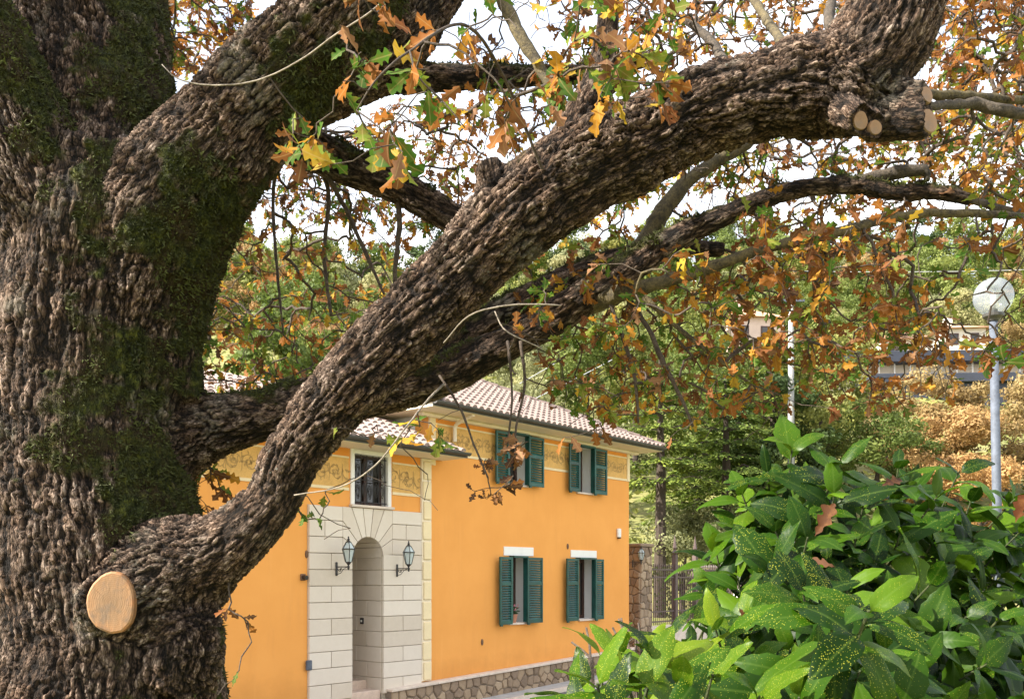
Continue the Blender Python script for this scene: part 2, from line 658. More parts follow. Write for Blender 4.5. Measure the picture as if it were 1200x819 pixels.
M['joint'] = simple('mortar_joint', (0.47, 0.395, 0.30), 0.9, 0.15, 8)
M['cream'] = simple('cream_plaster', (0.76, 0.62, 0.38), 0.85, 0.05, 4, 0.1)
M['cream_pale'] = simple('pale_cream_plaster', (0.76, 0.66, 0.50), 0.85, 0.06, 3, 0.1)
M['frieze'] = simple('frieze_plaster', (0.64, 0.38, 0.12), 0.9, 0.12, 5, 0.05)
M['scroll'] = simple('scroll_paint', (0.42, 0.26, 0.09), 0.85, 0.2, 9)
M['green'] = simple('green_paint', (0.008, 0.068, 0.055), 0.45, 0.28, 5, 0.08, 0.004, rand=0.28)
M['roof'] = m_stone('roof_tile', [(0.1, (0.10, 0.068, 0.056)), (0.4, (0.20, 0.145, 0.125)), (0.8, (0.36, 0.28, 0.25))], 0.3)
M['gutter'] = simple('dark_gutter', (0.055, 0.052, 0.048), 0.5, 0.15, 5)
M['plinth'] = m_stone('plinth_stone', [(0.1, (0.14, 0.095, 0.062)), (0.4, (0.24, 0.17, 0.115)), (0.62, (0.33, 0.235, 0.15)), (0.9, (0.42, 0.32, 0.22))], 0.6)
M['mortar'] = simple('plinth_mortar', (0.20, 0.155, 0.115), 0.95, 0.2, 12, 0.4)
M['coping'] = simple('coping_stone', (0.62, 0.52, 0.43), 0.85, 0.12, 5, 0.2)
M['step'] = simple('pink_step_stone', (0.56, 0.43, 0.34), 0.8, 0.12, 6, 0.2)
M['iron'] = simple('wrought_iron', (0.022, 0.02, 0.02), 0.5, 0.2, 12)
M['rust'] = simple('rusty_iron', (0.16, 0.085, 0.045), 0.8, 0.25, 20, 0.2)
M['wood'] = simple('brown_window_wood', (0.055, 0.022, 0.014), 0.5, 0.2, 10)
M['asphalt'] = simple('asphalt', (0.10, 0.10, 0.105), 0.92, 0.15, 2.5, 0.35, 0.006, fine=160)
M['pavement'] = simple('pavement_concrete', (0.40, 0.38, 0.36), 0.9, 0.12, 3, 0.2, fine=90)
M['paint'] = simple('road_paint', (0.78, 0.78, 0.77), 0.7, 0.06, 9)
M['galv'] = simple('galvanised_steel', (0.085, 0.10, 0.13), 0.7, 0.25, 9, 0.05)
M['concrete'] = simple('white_concrete', (0.26, 0.26, 0.245), 0.85, 0.1, 4, 0.1)
M['terracotta'] = simple('terracotta_pot', (0.45, 0.2, 0.12), 0.8, 0.12, 20)
M['pink'] = simple('flower_petal', (0.7, 0.25, 0.3), 0.6, 0.2, 30)
M['plantgreen'] = simple('pot_plant_leaf', (0.05, 0.10, 0.03), 0.5, 0.2, 30)
M['plastic'] = simple('white_plastic', (0.74, 0.72, 0.68), 0.45, 0.05, 20)
M['farwall'] = simple('far_white_wall', (0.72, 0.66, 0.58), 0.9, 0.08, 1.5)
M['farpink'] = simple('far_pink_wall', (0.66, 0.50, 0.42), 0.9, 0.08, 1.5)
M['farroof'] = simple('far_roof_tile', (0.50, 0.27, 0.17), 0.85, 0.18, 3, 0.3, 0.05)
M['slab'] = simple('dark_blue_slab', (0.03, 0.035, 0.052), 0.6, 0.15, 1.2)
M['beige'] = simple('beige_wall', (0.60, 0.50, 0.38), 0.9, 0.1, 1.5)
M['blue'] = simple('blue_board', (0.14, 0.30, 0.66), 0.4, 0.08, 12)
M['fencepaint'] = simple('brown_iron_paint', (0.10, 0.068, 0.062), 0.55, 0.2, 10)
M['trunk_far'] = simple('far_trunk', (0.05, 0.036, 0.026), 0.9, 0.25, 6, 0.5, 0.03)
M['cable'] = simple('pale_cable', (0.55, 0.55, 0.55), 0.6, 0.05, 3)


def m_glass_dark():
    t = NT('window_glass')
    t.col((0.02, 0.018, 0.016))
    t.rough(0.06)
    t.b.inputs['Specular IOR Level'].default_value = 0.6
    return t.m


def m_lamp_glass():
    t = NT('lantern_glass')
    t.col((0.62, 0.70, 0.70))
    t.rough(0.25)
    t.b.inputs['Transmission Weight'].default_value = 0.35
    t.b.inputs['IOR'].default_value = 1.2
    return t.m


def m_globe():
    t = NT('globe_glass')
    t.col((0.50, 0.54, 0.60))
    t.rough(0.12)
    tr = t.n('ShaderNodeBsdfTransparent')
    tr.inputs[0].default_value = (0.93, 0.95, 0.97, 1)
    ms = t.n('ShaderNodeMixShader')
    ms.inputs[0].default_value = 0.70
    t.l(t.b.outputs[0], ms.inputs[1])
    t.l(tr.outputs[0], ms.inputs[2])
    t.l(ms.outputs[0], t.out.inputs['Surface'])
    return t.m


M['glass'] = m_glass_dark()
M['lglass'] = m_lamp_glass()
M['globe'] = m_globe()

G_ = [(0.0, (0.075, 0.11, 0.022)), (0.5, (0.16, 0.205, 0.045)), (1.0, (0.29, 0.32, 0.085))]
M['fol_green'] = m_foliage('foliage_green', G_)
M['fol_olive'] = m_foliage('foliage_olive', [(0.0, (0.15, 0.165, 0.07)), (0.5, (0.27, 0.28, 0.13)), (1.0, (0.40, 0.39, 0.21))])
M['fol_yellow'] = m_foliage('foliage_yellow', [(0.0, (0.09, 0.115, 0.025)), (0.5, (0.19, 0.21, 0.05)), (1.0, (0.32, 0.32, 0.09))])
M['fol_ochre'] = m_foliage('foliage_ochre', [(0.0, (0.26, 0.155, 0.065)), (0.5, (0.41, 0.275, 0.12)), (1.0, (0.53, 0.39, 0.185))])
M['fol_dark'] = m_foliage('foliage_dark', [(0.0, (0.025, 0.045, 0.014)), (0.5, (0.06, 0.095, 0.024)), (1.0, (0.12, 0.165, 0.036))], 0.25)
M['fol_cedar'] = m_foliage('foliage_cedar', [(0.0, (0.020, 0.040, 0.012)), (0.45, (0.085, 0.135, 0.026)), (1.0, (0.26, 0.32, 0.055))], 0.3)

# ------------------------------------------------------------------ house frame of reference
DX, DY = 0.6372, 0.7707               # along the facade, away from the camera
OX, OY = -1.68, 19.15                 # facade point at the pilaster
ZB = -2.78                            # local z = 0 (eye-relative)


def uw(px, off=0.0):
    """distance along the facade for a photo column; off = metres in front of the wall"""
    ox, oy = OX + off * DY, OY - off * DX
    a = (px - 600) / F
    return (a * oy - ox) / (DX - a * DY)


def zw(px, py, off=0.0):
    u = uw(px, off)
    dep = OY - off * DX + DY * u
    return (HOR - py) / F * dep - ZB


def road_z(u):
    return -2.75 + 0.0345 * u


# ------------------------------------------------------------------ ground
def ground_h(x, y):
    x = np.asarray(x, np.float64)
    y = np.asarray(y, np.float64)
    rx, ry = x - OX, y - OY
    u = rx * DX + ry * DY
    v = rx * DY - ry * DX                       # in front of the facade
    zr = -2.75 + 0.0345 * np.clip(u, -30, 40)
    z = zr - 0.05
    k = sstep(6.0, 8.3, v)
    z = z * (1 - k) + (-1.6) * k
    beh = sstep(1.0, 4.0, -v)
    hill = np.where(y > 30, 0.375 * (y - 30), 0)
    hill = hill * sstep(28, 40, y)
    top = np.clip(y - 175, 0, None)
    hill = hill - top * 0.62
    pp = np.stack([x / 22, y / 22, np.zeros_like(x)], -1).reshape(-1, 3)
    nz_ = fbm(pp, 3, 3).reshape(x.shape)
    z = z + hill + nz_ * np.clip((y - 36) * 0.07, 0, 5)
    return z + EYE


def build_ground():
    xs = np.concatenate([np.linspace(-400, -60, 8, endpoint=False), np.linspace(-60, 90, 101), np.linspace(100, 400, 8)])
    ys = np.concatenate([np.linspace(-200, -12, 8, endpoint=False), np.linspace(-12, 60, 90), np.linspace(62, 200, 60), np.linspace(215, 420, 8)])
    X, Y = np.meshgrid(xs, ys)
    Z = ground_h(X, Y)
    Z = np.maximum(Z, -4.0)
    V = np.stack([X, Y, Z], -1).reshape(-1, 3)
    nx, ny = len(xs), len(ys)
    i = np.arange(nx * ny).reshape(ny, nx)
    Fc = np.stack([i[:-1, :-1], i[:-1, 1:], i[1:, 1:], i[1:, :-1]], -1).reshape(-1, 4)
    t = NT('earth_and_grass')
    o = t.obj()
    n = t.noise(o, 0.35, 7, 0.65)
    n2 = t.noise(o, 3.0, 5, 0.6)
    c = t.ramp(t.math('ADD', t.math('MULTIPLY', n, 0.6), t.math('MULTIPLY', n2, 0.4)),
               [(0.35, (0.10, 0.12, 0.03)), (0.5, (0.20, 0.20, 0.06)), (0.65, (0.27, 0.22, 0.10))])
    t.col(c)
    t.rough(0.95)
    t.l(t.bump(n2, 0.6, 0.08), t.b.inputs['Normal'])
    me = np_mesh('ground', V, Fc, True)
    tag(link('ground', me, t.m), kind='structure')


build_ground()


def h2w(u, v, z):
    """house coordinates (u along, v in front of wall, z eye-relative) to world"""
    return Vector((OX + u * DX + v * DY, OY + u * DY - v * DX, z + EYE))


def strip(name, v0, v1, dz, mat, u0=-14, u1=40, kind='structure', thick=None):
    V, Fc = [], []
    n = 30
    for i in range(n + 1):
        u = u0 + (u1 - u0) * i / n
        z = road_z(u) + dz
        V += [h2w(u, v0, z), h2w(u, v1, z)]
        if thick:
            V += [h2w(u, v1, z - thick), h2w(u, v0, z - thick)]
    k = 4 if thick else 2
    for i in range(n):
        a, b = i * k, (i + 1) * k
        if thick:
            for j in range(4):
                j2 = (j + 1) % 4
                Fc.append((a + j, a + j2, b + j2, b + j))
        else:
            Fc.append((a, a + 1, b + 1, b))
    if thick:
        Fc.append((0, 1, 2, 3))
        Fc.append(tuple(n * k + j for j in (3, 2, 1, 0)))
    o = mesh_obj(name, V, Fc, mat)
    bm = bmesh.new(); bm.from_mesh(o.data); bmesh.ops.recalc_face_normals(bm, faces=bm.faces); bm.to_mesh(o.data); bm.free()
    return tag(o, kind=kind)


strip('road', 0.72, 6.0, 0.0, M['asphalt'])
strip('pavement', 0.05, 0.62, 0.11, M['pavement'], thick=0.3)
strip('kerb', 0.625, 0.72, 0.10, M['coping'], thick=0.3)
strip('road_edge_line', 0.95, 1.07, 0.004, M['paint'])


# ------------------------------------------------------------------ the orange house
house = thing('house', 'orange two-storey house with green shutters and white stone entrance', 'house',
              h2w(0, 0, ZB), math.atan2(DY, DX))
ARCH_C, ARCH_R = (uw(411) + uw(447)) / 2, (uw(447) - uw(411)) / 2
AU0, AU1 = ARCH_C - ARCH_R, ARCH_C + ARCH_R
UL, UR = -10.5, uw(737)
PIL0 = uw(492.3)
POR0 = uw(360)
Z_ARCH_TOP = zw(430, 629)
Z_SPRING = Z_ARCH_TOP - ARCH_R
Z_SOFL, Z_SOFR = 2.40 - ZB, 3.33 - ZB        # soffits of the low and the high wing
Z_FR0L, Z_FR1L = 1.665 - ZB, 2.21 - ZB
Z_FR0, Z_FR1 = 2.59 - ZB, 3.13 - ZB
Z_ASH = 1.30 - ZB
WT = 0.42


def cop_z(u):
    return -2.115 + 0.0345 * u - ZB


# windows: opening edges in photo columns, sill and top in metres
class Win:
    pass


def win(px0, px1, z0, z1):
    w = Win()
    w.u0, w.u1, w.z0, w.z1 = uw(px0), uw(px1), z0 - ZB, z1 - ZB
    return w


WL = [win(597.5, 617.0, -1.03, 0.45), win(679.0, 697.0, -1.04, 0.45)]
WU = [win(595.0, 618.5, 2.10, 3.22), win(676.5, 694.5, 2.10, 3.22)]
WP = win(414.5, 453.5, 1.36, 2.32)
WLEFT = win(-14, 6, -0.55, 0.75)


def wall_holes(name, u0, u1, z0, z1, holes, mat, revmat=None, y0=0.0, y1=WT):
    us = sorted({u0, u1, *[h[0] for h in holes], *[h[1] for h in holes]})
    zs = sorted({z0, z1, *[h[2] for h in holes], *[h[3] for h in holes]})
    m = MB()
    for i in range(len(us) - 1):
        for j in range(len(zs) - 1):
            cu, cz = (us[i] + us[i + 1]) / 2, (zs[j] + zs[j + 1]) / 2
            if any(h[0] < cu < h[1] and h[2] < cz < h[3] for h in holes):
                continue
            a, b, c, d = us[i], us[i + 1], zs[j], zs[j + 1]
            m.add([(a, y0, c), (b, y0, c), (b, y0, d), (a, y0, d)], [(0, 1, 2, 3)])
            m.add([(a, y1, c), (b, y1, c), (b, y1, d), (a, y1, d)], [(3, 2, 1, 0)])
    # outer rim
    m.add([(u0, y0, z0), (u0, y1, z0), (u0, y1, z1), (u0, y0, z1)], [(3, 2, 1, 0)])
    m.add([(u1, y0, z0), (u1, y1, z0), (u1, y1, z1), (u1, y0, z1)], [(0, 1, 2, 3)])
    m.add([(u0, y0, z1), (u1, y0, z1), (u1, y1, z1), (u0, y1, z1)], [(0, 1, 2, 3)])
    ob = m.build(name, mat, house)
    if revmat and holes:
        for h in holes:
            r = MB()
            a, b, c, d = h
            r.add([(a, y0 + .002, c), (a, y1, c), (a, y1, d), (a, y0 + .002, d)], [(0, 1, 2, 3)])
            r.add([(b, y0 + .002, c), (b, y1, c), (b, y1, d), (b, y0 + .002, d)], [(3, 2, 1, 0)])
            r.add([(a, y0 + .002, d), (b, y0 + .002, d), (b, y1, d), (a, y1, d)], [(3, 2, 1, 0)])
            r.add([(a, y0 + .002, c), (b, y0 + .002, c), (b, y1, c), (a, y1, c)], [(0, 1, 2, 3)])
            r.build('window_reveal', revmat, ob)
    return ob


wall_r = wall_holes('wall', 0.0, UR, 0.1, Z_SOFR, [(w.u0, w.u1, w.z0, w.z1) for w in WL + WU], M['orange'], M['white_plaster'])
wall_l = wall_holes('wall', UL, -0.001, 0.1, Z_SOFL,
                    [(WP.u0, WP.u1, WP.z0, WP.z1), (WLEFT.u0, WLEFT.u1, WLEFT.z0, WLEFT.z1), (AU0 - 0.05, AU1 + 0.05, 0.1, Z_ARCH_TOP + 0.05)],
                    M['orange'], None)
m = MB()
m.box(UR - WT, UR - 0.002, WT + .001, 7.2, 0.0, Z_SOFR - .002)            # far side wall
m.box(-0.002 + .004, UR - WT - .002, 6.9, 7.2, 0.0, Z_SOFR - .002)
m.build('side_wall', M['orange'], house)
m = MB()
m.box(0.002, WT, WT + .002, 6.9, Z_SOFL - 0.5, Z_SOFR - .002)
m.build('side_wall', M['white_plaster'], house)
m = MB()
m.box(UL, -0.01, 5.2, 5.5, 0.0, Z_SOFL)
m.box(UL, UL + .3, WT + .002, 5.2, 0.0, Z_SOFL)
m.build('rear_wall', M['orange'], house)
# dark rooms behind the openings
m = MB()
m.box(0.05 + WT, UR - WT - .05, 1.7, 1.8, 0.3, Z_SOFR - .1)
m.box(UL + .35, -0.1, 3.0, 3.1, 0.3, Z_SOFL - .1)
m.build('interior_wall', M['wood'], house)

# friezes with painted scrolls, string lines
def scroll_piece(mb, cx, cz, s, flip=1):
    """flat painted vine: spiral bands with leaves, 2 mm proud"""
    def band(pts, w):
        n = len(pts)
        V, Fc = [], []
        for i, (x, z) in enumerate(pts):
            x0, z0 = pts[max(i - 1, 0)]
            x1, z1 = pts[min(i + 1, n - 1)]
            dx, dz = x1 - x0, z1 - z0
            l = math.hypot(dx, dz) or 1
            ww = w * (1 - 0.6 * i / n)
            V += [(x - dz / l * ww, -0.012, z + dx / l * ww), (x + dz / l * ww, -0.012, z - dx / l * ww)]
        Fc = [(2 * i, 2 * i + 1, 2 * i + 3, 2 * i + 2) for i in range(n - 1)]
        mb.add(V, Fc)
    for sg in (-1, 1):
        pts = []
        for i in range(16):
            th = i / 15 * 1.6 * math.pi * 1.2
            r = s * (0.42 - 0.30 * i / 15)
            pts.append((cx + sg * (s * 0.45 + r * math.cos(th + 3.0)), cz + flip * (-0.05 * s + r * math.sin(th + 3.0))))
        band(pts, s * 0.03)
        for k in range(8):
            th = rnd.uniform(0, 6.28)
            x0, z0 = pts[k * 2]
            band([(x0, z0), (x0 + math.cos(th) * s * .1, z0 + math.sin(th) * s * .1), (x0 + math.cos(th + .5) * s * .2, z0 + math.sin(th + .5) * s * .2)], s * 0.05)
    band([(cx, cz - .5 * s * flip), (cx + .03 * s, cz), (cx, cz + .5 * s * flip)], s * .03)


def frieze(u0, u1, z0, z1, gaps):
    segs, a = [], u0
    for g0, g1 in sorted(gaps):
        segs.append((a, g0)); a = g1
    segs.append((a, u1))
    for a, b in segs:
        if b - a < 0.05:
            continue
        fr, dp = MB(), MB()
        fr.box(a, b, -0.009, 0.05, z0, z1)
        f = fr.build('frieze_panel', M['frieze'], house)
        for l0, l1, yy in ((z0 - 0.055, z0 - .001, -.022), (z1 + .001, z1 + .035, -.020)):
            ln = MB(); ln.box(a, b, yy, 0.05, l0, l1); ln.build('string_course', M['cream'], house)
        dp.box(a, b, -0.006, 0.05, z1 + 0.036, z1 + 0.19)
        dp.build('frieze_band', M['orange_deep'], house)
        n = max(1, round((b - a) / 0.31))
        for i in range(n):
            sc = MB()
            scroll_piece(sc, a + (b - a) * (i + .5) / n, (z0 + z1) / 2, min(0.36, (b - a) / n * 1.0), 1 if i % 2 else -1)
            so = sc.build('scroll_ornament', M['scroll'], f)
            so['kind'] = 'stuff'


frieze(0.16, UR - 0.12, Z_FR0, Z_FR1, [(w.u0 - .06, w.u1 + .06) for w in WU])
frieze(POR0 - 4.0, PIL0 - .01, Z_FR0L, Z_FR1L, [(WP.u0 - .13, WP.u1 + .13)])
m = MB(); m.box(UR - .115, UR + .012, -0.03, WT, Z_FR0 - .06, Z_SOFR - .003); m.build('corner_quoin', M['cream'], house, .006)
m = MB(); m.box(-.01, 0.155, -0.03, 0.03, Z_FR0 - .30, Z_SOFR - .003); m.build('corner_quoin', M['cream'], house, .006)

# pilaster of stacked quoins
pil = MB(); pil.box(PIL0, -0.002, -0.05, 0.05, cop_z(0) + 0.02, Z_SOFL - .01)
pil = pil.build('pilaster', M['cream_pale'], house)
z = cop_z(0) + 0.04
k = 0
while z + 0.36 < Z_SOFL:
    q = MB(); q.box(PIL0 + .02 + (.0 if k % 2 else .02), -0.02, -0.085, -0.045, z, z + 0.36)
    q.build('quoin', M['cream'], pil, 0.012)
    z += 0.405; k += 1

# --- white ashlar entrance: every block a piece with recessed joints
portico = MB()
portico.box(POR0, AU0 - .004, -0.012, 0.02, 0.12, Z_ASH)
portico.box(AU1 + .004, PIL0 - .004, -0.012, 0.02, 0.12, Z_ASH)
portico.box(AU0 - .004, AU1 + .004, -0.012, 0.02, Z_ARCH_TOP + 0.02, Z_ASH)
portico = portico.build('stone_entrance', M['joint'], house)
RH = 0.298
rows = [0.137 - ZB + RH * i for i in range(-8, 5)]
JT = 0.011
EX0, EX1 = ARCH_C - 0.62, ARCH_C + 0.62


def block(poly, y0, y1, name='stone_block', bev=0.007, par=None, mat=None):
    b = MB(); b.prism(poly, y0, y1)
    return b.build(name, mat or M['ashlar'], par or portico, bev)


def rect(a, b, c, d):
    return [(a + JT / 2, c + JT / 2), (b - JT / 2, c + JT / 2), (b - JT / 2, d - JT / 2), (a + JT / 2, d - JT / 2)]


for i in range(len(rows) - 1):
    a, b = rows[i], min(rows[i + 1], Z_ASH)
    arch = (a + b) / 2 > Z_SPRING + 0.06
    for (x0, x1, side) in ((POR0, EX0 if arch else AU0, 0), (EX1 if arch else AU1, PIL0 - .004, 1)):
        split = (i % 2 == (0 if side else 0))
        if a < 0.1:
            a = 0.1
        if split:
            mid = x0 + (x1 - x0) * (0.5 if not arch else 0.46)
            block(rect(x0, mid, a, b), -0.06, 0.0)
            block(rect(mid, x1, a, b), -0.06, 0.0)
        else:
            block(rect(x0, x1, a, b), -0.06, 0.0)
# voussoirs
zt = Z_ASH
hw = 0.62
angs = [R(5.5), R(30), R(46.6), R(66), R(82), R(98), R(114), R(133.4), R(150), R(174.5)]


def ray_hit(th):
    c, s = math.cos(th), math.sin(th)
    t = min((hw / abs(c)) if abs(c) > 1e-6 else 9, (zt - Z_SPRING) / s if s > 1e-6 else 9)
    return (ARCH_C + c * t, Z_SPRING + s * t)


for i in range(len(angs) - 1):
    g = 0.006
    a, b = angs[i], angs[i + 1]
    ai, bi = a + g / ARCH_R, b - g / ARCH_R
    ao, bo = a + g / 0.8, b - g / 0.8
    inner = [(ARCH_C + ARCH_R * math.cos(bi + (ai - bi) * k / 4), Z_SPRING + ARCH_R * math.sin(bi + (ai - bi) * k / 4)) for k in range(5)]
    outer = [ray_hit(ao)]
    for cx in (hw, -hw):
        ca = math.atan2(zt - Z_SPRING, cx)
        if ao < ca < bo:
            outer.append((ARCH_C + cx, zt))
    outer.append(ray_hit(bo))
    block((inner + outer)[::-1], -0.06, 0.0, 'voussoir', 0.005)
    ai, bi = (0.0 if i == 0 else ai), (math.pi if i == len(angs) - 2 else bi)
    vau = [(ARCH_C + (ARCH_R + .0) * math.cos(ai + (bi - ai) * k / 4), Z_SPRING + ARCH_R * math.sin(ai + (bi - ai) * k / 4)) for k in range(5)]
    vau += [(ARCH_C + (ARCH_R + .12) * math.cos(bi + (ai - bi) * k / 4), Z_SPRING + (ARCH_R + .12) * math.sin(bi + (ai - bi) * k / 4)) for k in range(5)]
    block(vau[::-1], 0.004, 1.5, 'voussoir', 0.005)
# jambs of the passage
for sg in (0, 1):
    x0, x1 = (AU1, AU1 + .25) if sg else (AU0 - .25, AU0)
    for i in range(len(rows) - 1):
        a, b = max(rows[i], 0.1), rows[i + 1]
        if a >= Z_SPRING:
            break
        b = min(b, Z_SPRING)
        cuts = [0.004, 0.42, 1.0, 1.5] if i % 2 else [0.004, 0.72, 1.5]
        for c0, c1 in zip(cuts[:-1], cuts[1:]):
            q = MB(); q.box(x0, x1, c0 + JT / 2, c1 - JT / 2, a + JT / 2, b - JT / 2)
            q.build('stone_block', M['ashlar'], portico, 0.006)
m = MB(); m.box(AU1 + .02, AU1 + .24, .01, 1.49, 0.1, Z_SPRING); m.box(AU0 - .24, AU0 - .02, .01, 1.49, 0.1, Z_SPRING)
m.box(AU0 - .3, AU1 + .3, 1.505, 1.6, 0.1, Z_ARCH_TOP + .2)
m.build('passage_core', M['joint'], portico)
m = MB(); m.box(AU0 + .03, AU1 - .03, 1.44, 1.50, 0.6, Z_SPRING + .2); dr = m.build('door', M['wood'], house)
# steps up into the arch
for (y0, y1, zz) in ((-0.75, -0.30, cop_z(-1.6) - .33), (-0.30, -0.07, cop_z(-1.6) - .17), (0.02, 0.42, cop_z(-1.6) + .0), (0.42, 1.44, cop_z(-1.6) + .16)):
    s_ = MB()
    x0, x1 = (AU0 + .002, AU1 - .002) if y0 > 0 else (AU0 - .45, AU1 + .04)
    s_.box(x0, x1, y0, y1, 0.0, zz)
    s_.build('entrance_step', M['step'], house, 0.012)

# --- stone plinth with irregular stones and sloping coping
PL0, PL1 = AU1 + 0.09, UR + 0.02
PH = 0.60


def slope_prism(mb, u0, u1, y0, y1, zf0, zf1):
    mb.hexa([(u0, y0, zf0(u0)), (u1, y0, zf0(u1)), (u1, y1, zf0(u1)), (u0, y1, zf0(u0))],
            [(u0, y0, zf1(u0)), (u1, y0, zf1(u1)), (u1, y1, zf1(u1)), (u0, y1, zf1(u0))])


m = MB(); slope_prism(m, PL0, PL1, -0.17, -0.002, lambda u: cop_z(u) - 0.75, lambda u: cop_z(u) - 0.055)
plinth = m.build('stone_plinth', M['mortar'], house)
c0 = PL0 - .02
for k in range(7):
    c1 = c0 + (PL1 + .04 - PL0 + .02) / 7
    m = MB(); slope_prism(m, c0 + .002, c1 - .002, -0.235, -0.004, lambda u: cop_z(u) - 0.053, lambda u: cop_z(u))
    m.build('coping_stone', M['coping'], plinth, 0.008)
    c0 = c1


def clip(poly, nx, nz, d):
    out = []
    for i in range(len(poly)):
        p, q = poly[i], poly[(i + 1) % len(poly)]
        a, b = p[0] * nx + p[1] * nz - d, q[0] * nx + q[1] * nz - d
        if a <= 0:
            out.append(p)
        if a * b < 0:
            t = a / (a - b)
            out.append((p[0] + (q[0] - p[0]) * t, p[1] + (q[1] - p[1]) * t))
    return out


seeds = []
nx_, nz_ = 36, 3
for i in range(nx_):
    for j in range(nz_):
        seeds.append((PL0 + (i + .5 * (j % 2) + .3 + rnd.uniform(-.34, .34)) * (PL1 - PL0) / nx_, -PH + 0.0 + (j + .5 + rnd.uniform(-.33, .33)) * (PH - 0.06) / nz_))
for (sx, sz) in seeds:
    poly = [(max(PL0 + .01, sx - .5), -PH), (min(PL1 - .01, sx + .5), -PH), (min(PL1 - .01, sx + .5), -0.062), (max(PL0 + .01, sx - .5), -0.062)]
    for (tx, tz) in seeds:
        if (tx, tz) == (sx, sz) or abs(tx - sx) > 0.9:
            continue
        nx, nz = tx - sx, tz - sz
        l = math.hypot(nx, nz)
        nx, nz = nx / l, nz / l
        d = (nx * (sx + tx) + nz * (sz + tz)) / 2 - 0.011
        poly = clip(poly, nx, nz, d)
        if len(poly) < 3:
            break
    if len(poly) < 3:
        continue
    cx = sum(p[0] for p in poly) / len(poly); cz = sum(p[1] for p in poly) / len(poly)
    dep = rnd.uniform(0.018, 0.045)
    n = len(poly)
    V = [(p[0], -0.168, p[1] + cop_z(p[0])) for p in poly]
    V += [(p[0] * .94 + cx * .06, -0.168 - dep * .75, p[1] * .94 + cz * .06 + cop_z(p[0])) for p in poly]
    V += [(p[0] * .72 + cx * .28, -0.168 - dep - rnd.uniform(0, .008), p[1] * .72 + cz * .28 + cop_z(p[0])) for p in poly]
    Fc = []
    for r_ in (0, 1):
        Fc += [(r_ * n + i, r_ * n + (i + 1) % n, (r_ + 1) * n + (i + 1) % n, (r_ + 1) * n + i) for i in range(n)]
    Fc.append(tuple(2 * n + i for i in range(n)))
    mesh_obj('stone', V, Fc, M['plinth'], plinth)


# --- windows
def shutter(u0, u1, z0, z1, y, mat):
    """louvred leaf parallel to the wall, front face at y"""
    t_, s_ = 0.045, 0.052
    f = MB()
    f.box(u0, u0 + s_, y, y + t_, z0, z1)
    f.box(u1 - s_, u1, y, y + t_, z0, z1)
    zm = z0 + (z1 - z0) * 0.60
    for a, b in ((z0, z0 + .085), (zm - .04, zm + .04), (z1 - .065, z1)):
        f.box(u0 + s_ + .0005, u1 - s_ - .0005, y + .003, y + t_ - .003, a, b)
    f.box(u0 + .02, u0 + .10, y + .001, y + t_ + .001, z0 - .035, z0 - .002)
    ob = f.build('shutter', mat, house, 0.004)
    sl = MB()
    for a, b in ((z0 + .085, zm - .04), (zm + .04, z1 - .065)):
        n = max(3, int((b - a) / 0.052))
        for i in range(n):
            zc = a + (b - a) * (i + .5) / n
            x0, x1 = u0 + s_ + .001, u1 - s_ - .001
            sl.add([(x0, y + .006, zc - .026), (x1, y + .006, zc - .026), (x1, y + .036, zc + .018), (x0, y + .036, zc + .018),
                    (x0, y + .010, zc - .030), (x1, y + .010, zc - .030), (x1, y + .040, zc + .014), (x0, y + .040, zc + .014)],
                   [(0, 1, 2, 3), (7, 6, 5, 4), (0, 4, 5, 1), (2, 6, 7, 3)])
    s = sl.build('louvre_slats', mat, ob)
    s['kind'] = 'stuff'
    return ob


def build_window(w, shpx, lintel=None, flip=False):
    """wooden casement deep in the reveal, green box frame and shutters"""
    fr = MB()
    y0, y1 = WT - .10, WT - .04
    a, b, c, d = w.u0, w.u1, w.z0, w.z1
    fr.box(a, a + .07, y0, y1, c, d); fr.box(b - .07, b, y0, y1, c, d)
    fr.box(a + .071, b - .071, y0 + .002, y1, c, c + .09); fr.box(a + .071, b - .071, y0 + .002, y1, d - .08, d)
    fr.box((a + b) / 2 - .045, (a + b) / 2 + .045, y0 - .012, y1, c + .091, d - .081)
    fo = fr.build('window', M['wood'], house, 0.005)
    g = MB(); g.box(a + .06, b - .06, y0 + .03, y0 + .04, c + .05, d - .05); g.build('pane', M['glass'], fo)
    s = MB(); s.box(a - .06, b + .07, -0.055, WT - .1, c - .045, c - .002); s.build('sill', M['coping'], house, 0.006)
    if lintel:
        l = MB(); l.box(uw(lintel[0]), uw(lintel[1]), -0.022, 0.05, d + .035, d + lintel[2]); l.build('lintel', M['white_plaster'], house, 0.004)
    OFF = 0.16
    bx = MB()
    bx.box(uw(shpx[1], .1) - .012, uw(shpx[2], .1) + .012, -OFF, -0.004, d - .012, d + .028)
    bx.build('shutter_head', M['green'], house, 0.004)
    side = MB()
    side.box(uw(shpx[2], .1), uw(shpx[2], .1) + .035, -OFF + .012, -0.003, c + .012, d - .014)
    side.box(uw(shpx[1], .1) - .035, uw(shpx[1], .1), -OFF + .05, -0.003, c + .012, d - .014)
    side.build('shutter_jamb', M['green'], house)
    shutter(uw(shpx[0], OFF), uw(shpx[1], OFF) , c - .02, d, -OFF, M['green'])
    shutter(uw(shpx[2], OFF) + .05, uw(shpx[3], OFF), c - .02, d, -OFF, M['green'])


build_window(WL[0], (586.5, 601, 617.0, 636.5), (590, 624.5, .235))
build_window(WL[1], (665, 678.5, 697.0, 708), (668.5, 698.5, .215))
build_window(WU[0], (582, 597.5, 619.0, 638))
build_window(WU[1], (668, 680, 696.0, 712))
